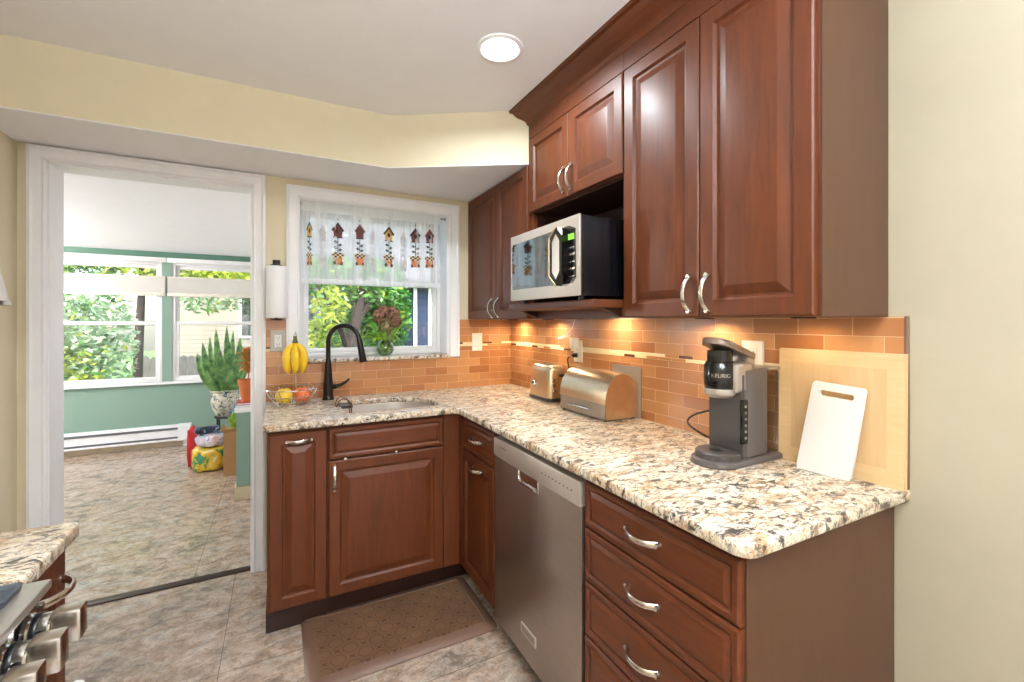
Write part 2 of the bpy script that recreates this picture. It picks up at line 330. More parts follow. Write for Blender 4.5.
# ------------------------------------------------------------------ mesh helpers
class MB:
    def __init__(s): s.bm = bmesh.new(); s.mi = 0
    def _mark(s, f0):
        if s.mi:
            s.bm.faces.ensure_lookup_table()
            for f in s.bm.faces:
                if f not in f0: f.material_index = s.mi
    def box(s, x0, x1, y0, y1, z0, z1, bev=0, seg=2):
        f0 = set(s.bm.faces) if s.mi else ()
        x0, x1 = min(x0, x1), max(x0, x1); y0, y1 = min(y0, y1), max(y0, y1); z0, z1 = min(z0, z1), max(z0, z1)
        r = bmesh.ops.create_cube(s.bm, size=1); vs = r['verts']
        for v in vs: v.co = Vector((x0 + (v.co.x + .5) * (x1 - x0), y0 + (v.co.y + .5) * (y1 - y0), z0 + (v.co.z + .5) * (z1 - z0)))
        if bev:
            es = list({e for v in vs for e in v.link_edges})
            bmesh.ops.bevel(s.bm, geom=es, offset=min(bev, .49 * min(x1 - x0, y1 - y0, z1 - z0)), segments=seg, affect='EDGES', profile=.5)
        s._mark(f0); return s
    def prism(s, pts, axis, lo, hi):
        f0 = set(s.bm.faces) if s.mi else ()
        def P(a, b, h): return {'X': (h, a, b), 'Y': (a, h, b), 'Z': (a, b, h)}[axis]
        A = [s.bm.verts.new(P(a, b, lo)) for a, b in pts]; B = [s.bm.verts.new(P(a, b, hi)) for a, b in pts]
        n = len(pts); s.bm.faces.new(A); s.bm.faces.new(B[::-1])
        for i in range(n): s.bm.faces.new((A[i], B[i], B[(i + 1) % n], A[(i + 1) % n]))
        s._mark(f0); return s
    def tube(s, path, r, n=10, closed=False, flat=1.0, up=None):
        f0 = set(s.bm.faces) if s.mi else ()
        P = [Vector(p) for p in path]; m = len(P); rr = r if isinstance(r, (list, tuple)) else [r] * m
        rings = []; ref = Vector(up) if up else None
        for i in range(m):
            a = P[i - 1] if (i or closed) else P[i]; b = P[(i + 1) % m] if (i < m - 1 or closed) else P[i]
            t = (b - a).normalized()
            if ref is None: ref = Vector((0, 0, 1)) if abs(t.z) < .9 else Vector((1, 0, 0))
            u = ref - t * ref.dot(t)
            if u.length < 1e-5: u = t.orthogonal()
            u.normalize(); v = t.cross(u); ref = u
            rings.append([s.bm.verts.new(P[i] + u * math.cos(k * 2 * math.pi / n) * rr[i] * flat + v * math.sin(k * 2 * math.pi / n) * rr[i]) for k in range(n)])
        for i in range(m if closed else m - 1):
            A, B = rings[i], rings[(i + 1) % m]
            for k in range(n): s.bm.faces.new((A[k], A[(k + 1) % n], B[(k + 1) % n], B[k]))
        if not closed: s.bm.faces.new(rings[0][::-1]); s.bm.faces.new(rings[-1])
        s._mark(f0); return s
    def cyl(s, p, q, r, n=20, r2=None): return s.tube([p, q], [r, r if r2 is None else r2], n)
    def lathe(s, prof, c=(0, 0, 0), n=28, close=True, mtx=None):
        f0 = set(s.bm.faces) if s.mi else ()
        rings = []
        for r, z in prof:
            ring = []
            for k in range(n):
                a = k * 2 * math.pi / n; v = Vector((r * math.cos(a), r * math.sin(a), z))
                if mtx: v = mtx @ v
                ring.append(s.bm.verts.new(v + Vector(c)))
            rings.append(ring)
        for A, B in zip(rings, rings[1:]):
            for k in range(n): s.bm.faces.new((A[k], A[(k + 1) % n], B[(k + 1) % n], B[k]))
        if close: s.bm.faces.new(rings[0][::-1]); s.bm.faces.new(rings[-1])
        s._mark(f0); return s
    def ball(s, c, r, sc=(1, 1, 1), n=16):
        f0 = set(s.bm.faces) if s.mi else ()
        q = bmesh.ops.create_uvsphere(s.bm, u_segments=n, v_segments=max(6, n // 2), radius=r)
        for v in q['verts']: v.co = Vector((v.co.x * sc[0] + c[0], v.co.y * sc[1] + c[1], v.co.z * sc[2] + c[2]))
        s._mark(f0); return s
    def face(s, pts):
        f0 = set(s.bm.faces) if s.mi else ()
        s.bm.faces.new([s.bm.verts.new(p) for p in pts]); s._mark(f0); return s
    def rings(s, loops, cap0=True, cap1=True):
        f0 = set(s.bm.faces) if s.mi else ()
        V = [[s.bm.verts.new(p) for p in L] for L in loops]
        for A, B in zip(V, V[1:]):
            n = len(A)
            for k in range(n): s.bm.faces.new((A[k], A[(k + 1) % n], B[(k + 1) % n], B[k]))
        if cap0: s.bm.faces.new(V[0][::-1])
        if cap1: s.bm.faces.new(V[-1])
        s._mark(f0); return s
    def build(s, name, mats, parent=None, local=False, ang=38, recalc=True):
        if recalc: bmesh.ops.recalc_face_normals(s.bm, faces=s.bm.faces[:])
        if parent is not None and not local:
            off = wloc(parent)
            for v in s.bm.verts: v.co -= off
        me = bpy.data.meshes.new(name); s.bm.to_mesh(me); s.bm.free()
        for m in (mats if isinstance(mats, (list, tuple)) else [mats]): me.materials.append(M[m] if isinstance(m, str) else m)
        me.polygons.foreach_set('use_smooth', [True] * len(me.polygons)); me.set_sharp_from_angle(angle=R(ang)); me.update()
        o = bpy.data.objects.new(name, me); COL.objects.link(o)
        if parent is not None: o.parent = parent
        return o

def smooth(P, k=6):
    P = [Vector(p) for p in P]; Q = [P[0] * 2 - P[1]] + P + [P[-1] * 2 - P[-2]]; out = []
    for i in range(1, len(Q) - 2):
        a, b, c, d = Q[i - 1:i + 3]
        for j in range(k):
            t = j / k; out.append(.5 * ((2 * b) + (c - a) * t + (2 * a - 5 * b + 4 * c - d) * t * t + (3 * b - a - 3 * c + d) * t ** 3))
    return out + [P[-1]]
def wloc(o):
    v = Vector(o.location)
    while o.parent is not None: o = o.parent; v = v + Vector(o.location)
    return v
def origin(o, p):
    p = Vector(p)
    o.data.transform(Matrix.Translation(-p)); o.location = p; return o
def tag(o, label, cat, group=None, kind=None):
    o['label'] = label; o['category'] = cat
    if group: o['group'] = group
    if kind: o['kind'] = kind
    return o
def thing(name, label, cat, loc=(0, 0, 0), rz=0, group=None):
    o = bpy.data.objects.new(name, None); COL.objects.link(o); o.location = loc; o.rotation_euler = (0, 0, rz); o.empty_display_size = .05
    return tag(o, label, cat, group)
def struct(mb, name, mats, label, cat, **k): return tag(mb.build(name, mats, **k), label, cat, kind='structure')
def labelpart(o, l): o['label'] = l; return o

# orientation maps for cabinet fronts: a runs left to right seen from the front, b up, n outward
def side_front(X, Y): return lambda a, b, n: Vector((X - n, Y - a, b))      # right run, faces -X
def back_front(X, Y): return lambda a, b, n: Vector((X + a, Y - n, b))      # back run, faces -Y
def left_front(X, Y): return lambda a, b, n: Vector((X + n, Y + a, b))      # left run, faces +X
PANEL = [(0, 0), (0, .015), (.004, .019), (.046, .019), (.050, .0135), (.053, .0095), (.060, .0085), (.086, .0180), (.089, .0186)]
SLAB = [(0, 0), (0, .014), (.005, .018), (.016, .0185), (.020, .0150), (.024, .0130), (.034, .0175), (.037, .0185)]
def front(T, a0, a1, z0, z1, prof, name, mat, parent):
    mb = MB(); loops = []
    k = min(1.0, .46 * min(a1 - a0, z1 - z0) / prof[-1][0])
    for ins, n in prof:
        i = ins * k
        loops.append([T(a0 + i, z0 + i, n), T(a1 - i, z0 + i, n), T(a1 - i, z1 - i, n), T(a0 + i, z1 - i, n)])
    mb.rings(loops); return mb.build(name, mat, parent, ang=12)
def pull(T, a, z, vert, L, n0, parent, mat='nickel'):
    mb = MB(); pts = []; rr = []
    for i in range(13):
        t = -1 + i / 6; h = .030 * (1 - abs(t) ** 2.6) + .003
        pts.append((t * L / 2, h)); rr.append(.0076 + .0018 * abs(t) ** 3)
    f = (lambda u, h: T(a, z + u, n0 + h)) if vert else (lambda u, h: T(a + u, z, n0 + h))
    up = f(0, 1) - f(0, 0)
    mb.tube([f(u, h) for u, h in pts], rr, 10, flat=.62, up=up)
    for e in (-1, 1):
        mb.cyl(f(e * L / 2, -.001), f(e * L / 2, .012), .0085, 14, .007)
    return mb.build('handle', mat, parent)

# ================================================================== THE SETTING
mb = MB(); mb.box(XL - .1, XR + .1, YF - .1, 2.82, -.06, 0); struct(mb, 'floor', 'floor', 'mottled slate look tile floor of the kitchen', 'floor')
mb = MB(); mb.box(-3.3, .06, 2.82, 6.2, -.06, 0); struct(mb, 'floor_sunroom', 'floor2', 'mottled slate look floor of the sunroom beyond the doorway', 'floor')
mb = MB(); mb.box(-.92, -.124, 2.80, 2.85, 0, .007, .003); struct(mb, 'trim_1', 'dwood', 'thin dark wood threshold strip in the doorway', 'threshold')
mb = MB(); mb.box(XL - .1, XR + .1, YF - .1, 2.95, ZC, ZC + .12); struct(mb, 'ceiling', 'ceil', 'flat white kitchen ceiling', 'ceiling')
DX0, DX1, DZ = -.939, -.123, 2.084                 # doorway opening
WX0, WX1, WZ0, WZ1 = .101, .975, 1.135, 2.045      # kitchen window opening
mb = MB()
mb.box(XL, DX0, YB, YW, 0, ZC); mb.box(DX0, DX1, YB, YW, DZ, ZC); mb.box(DX1, WX0, YB, YW, 0, ZC)
mb.box(WX0, WX1, YB, YW, 0, WZ0 - .02); mb.box(WX0, WX1, YB, YW, WZ1, ZC); mb.box(WX1, XR, YB, YW, 0, ZC)
struct(mb, 'wall_back', 'wall', 'beige back wall with doorway and window', 'wall')
mb = MB(); mb.box(XL - .12, XL, YF, YW, 0, ZC); struct(mb, 'wall_left', 'wall', 'beige wall at the left edge', 'wall')
mb = MB(); mb.box(XR, XR + .12, YF, YW, 0, ZC); struct(mb, 'wall_right', 'wallr', 'beige wall on the right behind the cabinets, shade put into its colour', 'wall')
mb = MB(); mb.box(XL - .12, XR + .12, YF - .12, YF, 0, ZC); struct(mb, 'wall_front', 'ceil', 'wall behind the viewer, whitened for neutral light bounce', 'wall')  # unseen wall given ceiling white so its bounce stays neutral
# soffit: straight over the doorway, then a diagonal to the tall cabinets
sp = [(XL, YB), (XL, YS), (.505, YS), (1.13, 1.97), (XR, 1.97), (XR, YB)]
mb = MB(); mb.prism(sp, 'Z', ZS + .004, ZC); struct(mb, 'wall_soffit', 'wall', 'boxed beige soffit below the ceiling over doorway and window', 'soffit')
mb = MB(); mb.prism([(x + (.001 if 0 else 0), y) for x, y in sp], 'Z', ZS, ZS + .004); struct(mb, 'ceiling_soffit', 'ceil', 'white underside of the soffit', 'soffit')
# doorway lining and casing
mb = MB()
mb.box(DX0 - .0, DX0 + .012, YB - .003, YW + .003, 0, DZ); mb.box(DX1 - .012, DX1, YB - .003, YW + .003, 0, DZ); mb.box(DX0, DX1, YB - .003, YW + .003, DZ - .012, DZ)
def casing(mb, x0, x1, zt, w, zb, y):
    prof = [(0, 0), (0, .020), (.012, .024), (.020, .018), (w - .016, .013), (w - .008, .016), (w, .010), (w, 0)]
    for i in range(len(prof) - 1):
        pass
    L = []
    for d, n in prof:
        L.append([(x0 + d, y - n, zb), (x0 + d, y - n, zt - d), (x1 - d, y - n, zt - d), (x1 - d, y - n, zb)])
    V = [[mb.bm.verts.new(p) for p in l] for l in L]
    for A, B in zip(V, V[1:]):
        for k in range(3): mb.bm.faces.new((A[k], A[k + 1], B[k + 1], B[k]))
    A, B = V[0], V[-1]
    for k in range(3): mb.bm.faces.new((B[k], B[k + 1], A[k + 1], A[k]))
    mb.bm.faces.new([l[0] for l in V]); mb.bm.faces.new([l[3] for l in V][::-1])
casing(mb, -.998, -.064, 2.144, .062, 0, YB)
struct(mb, 'trim_2', 'white', 'white moulded casing and jambs around the doorway', 'door casing', ang=25)
mb = MB(); casing(mb, .037, 1.056, 2.112, .068, 1.122, YB)
mb.box(WX0 - .012, WX0 + .003, YB - .003, YW - .016, WZ0 + .004, WZ1); mb.box(WX1 - .003, WX1 + .012, YB - .003, YW - .016, WZ0 + .004, WZ1); mb.box(WX0 - .012, WX1 + .012, YB - .003, YW - .016, WZ1 - .003, WZ1 + .012)
struct(mb, 'trim_3', 'white', 'white moulded casing around the kitchen window', 'window casing', ang=25)
mb = MB(); mb.box(WX0, WX1, YB - .028, YW + .05, WZ0 - .02, WZ0 + .003, .006)
struct(mb, 'trim_4', 'granite', 'granite ledge under the kitchen window', 'window ledge')

def window(name, x0, x1, z0, z1, y, label, zm, fw=.035):
    o = thing(name, label, 'window', ((x0 + x1) / 2, y, z0)); o['kind'] = 'structure'
    mb = MB()
    for a in (mb,):
        a.box(x0, x0 + fw, y - .02, y + .05, z0, z1, .003); a.box(x1 - fw, x1, y - .02, y + .05, z0, z1, .003)
        a.box(x0 + fw, x1 - fw, y - .02, y + .05, z1 - fw, z1, .003); a.box(x0 + fw, x1 - fw, y - .02, y + .05, z0, z0 + fw * .8, .003)
    mb.build('window_frame', 'vinyl', o)
    for nm, a, b, yy in (('lower_sash', z0 + fw * .8, zm + .022, y - .012), ('upper_sash', zm - .022, z1 - fw, y + .014)):
        s_ = MB(); e = .030
        s_.box(x0 + fw, x0 + fw + e, yy, yy + .024, a, b, .003); s_.box(x1 - fw - e, x1 - fw, yy, yy + .024, a, b, .003)
        s_.box(x0 + fw + e, x1 - fw - e, yy, yy + .024, b - e - .008, b, .003); s_.box(x0 + fw + e, x1 - fw - e, yy, yy + .024, a, a + e, .003)
        so = s_.build(nm, 'vinyl', o)
        g = MB(); g.box(x0 + fw + e, x1 - fw - e, yy + .010, yy + .014, a + e, b - e - .008); g.build('pane', 'glass', so)
    return o
window('window_1', WX0, WX1, WZ0 + .003, WZ1, 2.935, 'white double hung kitchen window above the sink', 1.60, .026)

# sunroom shell
mb = MB(); mb.box(-3.3, .06, 6.0, 6.14, 0, .70); mb.box(-3.3, -2.02, 6.0, 6.14, .70, 2.5); mb.box(-.11, .06, 6.0, 6.14, .70, 2.5); mb.box(-1.114, -1.027, 6.0, 6.14, .70, 2.5); mb.box(-2.02, -1.114, 6.021, 6.14, 1.99, 2.5); mb.box(-1.027, -.11, 6.021, 6.14, 1.99, 2.5)
struct(mb, 'wall_sunroom_back', 'green', 'sage green sunroom wall under the windows', 'wall')
mb = MB(); mb.box(-2.4, -.04, 5.990, 6.02, 1.995, 2.12); struct(mb, 'trim_5', 'dgreen', 'green band above the sunroom windows', 'trim')
mb = MB(); mb.box(-3.42, -3.3, YW, 6.14, 0, 2.5); struct(mb, 'wall_sunroom_left', 'white', 'white left wall of the sunroom', 'wall')
mb = MB(); mb.box(-.04, .06, YW, 6.14, 0, 2.5); struct(mb, 'wall_sunroom_right', 'white', 'white right wall of the sunroom', 'wall')
mb = MB(); mb.box(-3.42, XL - .0, YW - .12, YW, 0, 2.5); struct(mb, 'wall_sunroom_front', 'white', 'house side wall of the sunroom', 'wall')
mb = MB(); mb.prism([(YW, 2.36), (6.14, 2.085), (6.14, 2.2), (YW, 2.6)], 'X', -3.42, .06); struct(mb, 'ceiling_sunroom', 'ceil', 'sloping white sunroom ceiling', 'ceiling')
window('window_2', -2.02, -1.114, .70, 1.99, 6.03, 'left white double hung sunroom window', 1.33, .03)
window('window_3', -1.027, -.11, .70, 1.99, 6.03, 'right white double hung sunroom window', 1.33, .03)
mb = MB(); mb.box(-2.05, -.09, 5.965, 6.01, .675, .70, .004); struct(mb, 'trim_6', 'white', 'white ledge along the bottom of the sunroom windows', 'window ledge')
mb = MB(); mb.box(-3.3, -.04, 5.988, 6.0, 0, .10); struct(mb, 'baseboard_back', 'tan', 'tan vinyl base along the sunroom wall', 'baseboard')
# half wall
mb = MB(); mb.box(-.285, -.04, 3.95, 4.50, 0, .66); hw = struct(mb, 'wall_half', 'green', 'low sage green half wall just inside the doorway', 'wall')
mb = MB(); mb.box(-.297, -.04, 3.935, 4.51, .66, .70, .006); struct(mb, 'trim_7', 'white', 'white cap on the low green half wall', 'trim')
mb = MB(); mb.prism([(-.285, 0), (-.285, .10), (-.04, .10), (-.04, 0), (-.30, 0)], 'Y', 3.937, 3.95); mb.box(-.297, -.285, 3.937, 4.5, 0, .10); struct(mb, 'baseboard_half', 'tan', 'tan vinyl base around the half wall', 'baseboard')

# backsplash
mb = MB(); mb.box(1.444, XR, .556, YB, CT, 1.363); mb.mi = 1; mb.box(1.4425, XR, .548, .557, CT, 1.365, .002)
struct(mb, 'wall_tile_right', ['tiley', 'tedge'], 'copper glazed subway tile along the right wall', 'backsplash')
mb = MB(); mb.box(-.062, 1.444, 2.774, YB, CT, 1.114); mb.box(-.062, .036, 2.774, YB, 1.114, 1.363); mb.box(1.057, 1.444, 2.774, YB, 1.114, 1.363)
struct(mb, 'wall_tile_back', 'tilex', 'copper glazed subway tile on the wall behind the sink', 'backsplash')
mb = MB(); mb.box(1.4425, 1.445, .557, 2.773, 1.186, 1.213, .0008, 1); struct(mb, 'trim_8', 'mosy', 'cream and brown mosaic band in the right wall tile', 'tile band')
mb = MB(); mb.box(-.062, .036, 2.7725, 2.775, 1.186, 1.213, .0008, 1); mb.box(1.057, 1.4425, 2.7725, 2.775, 1.186, 1.213, .0008, 1); struct(mb, 'trim_9', 'mosx', 'cream and brown mosaic band beside the kitchen window', 'tile band')

# ================================================================== LIGHTS OF THE PLACE AND ADDED FILL
def can_light(x, y, label, e):
    o = thing('recessed_light', label, 'ceiling light', (x, y, ZC), group=None)
    mb = MB(); mb.lathe([(.092, 0), (.092, -.006), (.078, -.010), (.070, -.004), (.070, 0)], (x, y, ZC), 36); mb.build('trim_ring', 'white', o)
    mb = MB(); mb.lathe([(.069, -.001), (.06, -.0035), (.001, -.004)], (x, y, ZC), 32); mb.build('lens', 'lamp', o)
    lamp('can_lamp', 'AREA', (x, y, ZC - .015), e, (.88, .95, 1), shape='DISK', size=.14, spread=R(165))
can_light(.77, 1.575, 'round recessed light glowing in the ceiling above the worktop corner', 13)
can_light(.77, .10, 'added unseen recessed fill light in the ceiling above the drawers', 8)  # this can and the next are unseen, added as fill
can_light(-.30, -.55, 'added unseen recessed fill light in the ceiling near the range', 10)
def added_fill_panel(x, y, label, e):  # unseen overhead panel added to lift the kitchen's general light
    o = thing('fill_panel_light', label, 'ceiling light', (x, y, ZC))
    mb = MB(); mb.box(x - .62, x + .62, y - .32, y + .32, ZC - .03, ZC, .006); mb.build('housing', 'white', o)
    mb = MB(); mb.box(x - .59, x + .59, y - .29, y + .29, ZC - .034, ZC - .0295); mb.build('diffuser', 'lamp', o)
    lamp('fill_panel_lamp', 'AREA', (x, y, ZC - .045), e, (.86, .94, 1), shape='RECTANGLE', size=1.18, size_y=.58)
added_fill_panel(.15, -1.2, 'added unseen rectangular fill light on the ceiling behind the viewer', 10)
# unseen uplighter added behind the viewer for soft ceiling bounce
ul = thing('added_uplighter', 'added unseen uplighter standing behind the viewer to fill the room with bounce', 'floor lamp', (.15, -.62, 0))
mb = MB(); mb.lathe([(.14, 0), (.14, .015), (.02, .03), (.014, .04)], (.15, -.62, 0), 28); mb.build('base', 'white', ul)
mb = MB(); mb.cyl((.15, -.62, .035), (.15, -.62, 1.70), .013, 14); mb.build('pole', 'white', ul)
mb = MB(); mb.lathe([(.02, 1.69), (.10, 1.74), (.17, 1.82), (.165, 1.82), (.095, 1.747), (.018, 1.70)], (.15, -.62, 0), 32, close=False); mb.build('lamp_shade', 'white', ul)
lamp('fill_uplight', 'AREA', (.15, -.62, 1.80), 116, (.86, .93, 1), (R(180), 0, 0), shape='DISK', size=.26)
# dome and lamp added out of sight to brighten the sunroom
mb = MB(); mb.lathe([(.16, 0), (.15, -.05), (.08, -.08), (.001, -.085)], (-2.6, 4.9, 2.18), 28)
tag(mb.build('added_dome_light', 'lamp'), 'added unseen dome fill light on the sunroom ceiling', 'ceiling light')
lamp('dome_fill_lamp', 'POINT', (-2.6, 4.9, 1.78), 85, (1, .97, .94), shadow_soft_size=.15)

# ================================================================== WALL CABINETS
FX = 1.137   # carcass front (doors sit on it, facing -X)
T = side_front(FX, 0)
def sdoor(y0, y1, z0, z1, parent, hy=None, hz=None, prof=PANEL):
    d = front(T, -y0, -y1, z0, z1, prof, 'door', 'cherry', parent)
    if hy is not None: pull(T, -hy, hz, True, .105, .018, d)
    return d
c1 = thing('wall_cabinet', 'short cherry wall cabinet with two doors under the soffit beside the window', 'cabinet', (1.29, 2.36, 1.362))
mb = MB(); mb.box(FX, XR - .002, 1.968, YB - .002, 1.364, ZS - .003, .001, 1); mb.build('body', 'cherry', c1)
sdoor(2.772, 2.344, 1.366, ZS - .006, c1, 2.385, 1.43); sdoor(2.340, 1.975, 1.366, ZS - .006, c1, 2.300, 1.43)
c2 = thing('wall_cabinet', 'cherry wall cabinet with open niche holding the microwave below two small doors', 'cabinet', (1.29, 1.61, 1.362))
mb = MB()
mb.box(FX - .001, XR - .002, 1.940, 1.966, 1.364, 2.34); mb.box(FX - .001, XR - .002, 1.262, 1.278, 1.364, 2.34)
mb.box(FX, XR - .002, 1.278, 1.940, 1.895, 2.34)
mb.box(FX, FX + .018, 1.278, 1.940, 1.364, 1.400)
mb.build('body', 'cherry', c2)
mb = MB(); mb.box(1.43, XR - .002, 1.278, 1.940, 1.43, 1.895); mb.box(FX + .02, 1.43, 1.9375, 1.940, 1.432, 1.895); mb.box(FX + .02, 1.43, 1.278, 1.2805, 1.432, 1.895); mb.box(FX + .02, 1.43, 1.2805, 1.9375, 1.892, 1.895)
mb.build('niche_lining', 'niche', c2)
mb = MB(); mb.box(.995, XR - .002, 1.2785, 1.9395, 1.402, 1.432, .003); mb.build('shelf', 'cherryh', c2)
for y in (1.90, 1.29): mb = MB(); mb.prism([(1.05, 1.401), (FX, 1.401), (FX, 1.368)], 'Y', y, y + .02); mb.build('shelf_bracket', 'dwood', c2)
sdoor(1.960, 1.614, 1.898, 2.268, c2, 1.640, 1.975); sdoor(1.610, 1.266, 1.898, 2.268, c2, 1.584, 1.975)
c3 = thing('wall_cabinet', 'tall cherry wall cabinet with two long raised panel doors above the coffee maker', 'cabinet', (1.29, .92, 1.362))
mb = MB(); mb.box(FX, XR - .002, .600, 1.261, 1.364, 2.34, .001, 1); mb.build('body', 'cherry', c3)
mb = MB(); mb.box(FX, XR - .002, .594, .600, 1.364, 2.34); labelpart(mb.build('end_panel', 'endp', c3), 'flat brown end panel')
sdoor(1.258, .930, 1.366, 2.268, c3, .962, 1.435); sdoor(.926, .604, 1.366, 2.268, c3, .896, 1.435)
# crown and frieze over both tall cabinets
cr = thing('crown_molding', 'stepped cherry crown moulding on top of the tall wall cabinets', 'crown moulding', (1.1, 1.28, 2.34))
mb = MB()
def crown_loop(y, dy):
    return None
pr = [(.0, 2.27), (.0, 2.345), (.006, 2.35), (.010, 2.362), (.020, 2.372), (.045, 2.385), (.060, 2.398), (.068, 2.410), (.082, 2.414), (.084, ZC - .001), (-.29, ZC - .001), (-.29, 2.345), (-.0, 2.345), (-.02, 2.27)]
pr = [(.002, 2.342), (.008, 2.35), (.011, 2.362), (.022, 2.372), (.046, 2.384), (.062, 2.398), (.068, 2.408), (.082, 2.412), (.085, ZC - .001), (-.05, ZC - .001), (-.05, 2.342)]
x0 = FX - .012
loops = [[(x0 - n, 1.968 + max(0, n), z) for n, z in pr], [(x0 - n, .594 - max(0, n), z) for n, z in pr]]
mb.rings(loops)
mb.prism([(x0 + .03, 2.342), (x0 + .03, ZC - .001), (XR - .003, ZC - .001), (XR - .003, 2.342)], 'Y', .596, 1.966)
mb.build('crown', 'cherryh', cr, ang=20)
for c_, ya, yb in ((c2, 1.264, 1.966), (c3, .594, 1.2635)): mb = MB(); mb.box(FX - .014, FX - .0005, ya, yb, 2.272, 2.3415, .001, 1); mb.build('frieze', 'cherryh', c_)
# puck lights under the wall cabinets
for i, (y, lab) in enumerate(((2.58, 'small puck light under the short wall cabinet by the window'), (2.15, 'small puck light under the short wall cabinet beside the microwave niche'), (1.62, 'small puck light under the microwave niche'), (1.10, 'small puck light under the tall wall cabinet near the niche'), (.76, 'small puck light under the tall wall cabinet near its end'))):
    z = 1.364 if i != 2 else 1.402
    o = thing('puck_light', lab, 'cabinet light', (1.355, y, z), group='puck lights under the wall cabinets')
    mb = MB(); mb.lathe([(.033, 0), (.033, -.004), (.028, -.005), (.028, -.002), (.001, -.002)], (1.355, y, z), 24); mb.build('housing', 'dwood', o)
    mb = MB(); mb.lathe([(.0275, -.0025), (.02, -.004), (.001, -.0045)], (1.355, y, z), 20); mb.build('lens', 'puck', o)
    lamp('puck_lamp', 'AREA', (1.355, y, z - .008), (1.8, 1.5, 1.6, 1.1, .36)[i], (1, .80, .56), shape='DISK', size=.055, spread=R(165))

# ================================================================== BASE CABINETS, RIGHT RUN
BX, BY = .842, 2.172          # carcass fronts of right run and back run
T = side_front(BX, 0)
TK = .10
b3 = thing('base_cabinet', 'narrow cherry base cabinet in the corner left of the dishwasher, one drawer over one door', 'cabinet', (1.1, 1.93, 0))
mb = MB(); mb.box(BX, XR - .012, 1.741, 2.135, TK, .883); mb.build('body', 'cherry', b3)
mb = MB(); mb.box(BX + .06, XR - .012, 1.742, 2.135, 0, TK); mb.build('toe_kick', 'dwood', b3)
d = front(T, -2.122, -1.746, .712, .862, SLAB, 'drawer', 'cherryh', b3); pull(T, -1.935, .79, False, .10, .018, d)
d = front(T, -2.122, -1.746, .108, .706, PANEL, 'door', 'cherry', b3); pull(T, -1.935, .655, False, .10, .018, d)
b4 = thing('base_cabinet', 'cherry drawer cabinet right of the dishwasher with a stack of four drawers', 'cabinet', (1.1, .85, 0))
mb = MB(); mb.box(BX, XR - .012, .588, 1.106, TK, .883); mb.build('body', 'cherry', b4)
mb = MB(); mb.box(BX + .06, XR - .012, .588, 1.106, 0, TK); mb.build('toe_kick', 'dwood', b4)
mb = MB(); mb.box(BX - .001, XR - .003, .580, .5875, 0, .883, .001, 1); labelpart(mb.build('end_panel', 'endp', b4), 'flat brown end panel')
for z0, z1 in ((.730, .866), (.568, .724), (.402, .562), (.112, .396)):
    d = front(T, -1.102, -.586, z0, z1, SLAB, 'drawer', 'cherryh', b4); pull(T, -.855, (z0 + z1) / 2 + .005, False, .105, .018, d)
# dishwasher
dw = thing('dishwasher', 'stainless steel dishwasher between the cherry base cabinets', 'dishwasher', (1.1, 1.42, 0))
mb = MB(); mb.box(BX + .01, 1.40, 1.112, 1.735, .10, .876); mb.build('tub', 'black', dw)
dx = .822; y0, y1 = 1.1145, 1.7325
mb = MB(); mb.box(dx, BX + .012, y0, y1, .078, .778, .004); mb.build('door', 'dwsteel', dw)
# control strip with pocket handle
py0, py1, pz0, pz1 = 1.375, 1.535, .735, .79
mb = MB(); mb.box(dx - .006, BX + .012, y0, y1, .780, .858, .004); st = mb.build('control_strip', 'strip', dw)
mb = MB()
for k in range(9): mb.box(dx - .0066, dx - .005, 1.33 - k * .022, 1.338 - k * .022, .818, .822)
labelpart(mb.build('printed_lettering', 'char', st), 'tiny dark printed marks'); mb = MB()
for k in range(5): mb.box(dx - .0066, dx - .005, 1.66 - k * .012, 1.668 - k * .012, .826, .829)
labelpart(mb.build('printed_lettering', 'char', st), 'tiny dark printed marks')
hd = MB()
hy0, hy1, hz0, hz1 = 1.36, 1.515, .735, .782
hd.box(dx - .008, dx + .002, hy0, hy0 + .010, hz0, hz1, .002); hd.box(dx - .008, dx + .002, hy1 - .010, hy1, hz0, hz1, .002); hd.box(dx - .008, dx + .002, hy0 + .01, hy1 - .01, hz0, hz0 + .008, .002)
ho = hd.build('pocket_handle', 'chrome', dw)
mb = MB(); mb.prism([(dx - .002, hz0 + .008), (dx - .0035, hz0 + .03), (dx - .004, hz1), (dx + .001, hz1), (dx + .001, hz0 + .008)], 'Y', hy0 + .010, hy1 - .010); labelpart(mb.build('pocket', 'nickel', ho), 'bright recessed grip')
mb = MB(); mb.box(dx - .003, dx + .001, 1.385, 1.495, .170, .208, .0015); bd = mb.build('badge', 'silverb', dw)
mb = MB(); mb.box(dx - .0036, dx - .002, 1.392, 1.488, .176, .202); bi = mb.build('badge_plate', 'steel', bd)
mb = MB(); mb.box(BX + .05, BX + .07, 1.115, 1.732, 0, .10); labelpart(mb.build('toe_kick', 'black', dw), 'black toe panel')

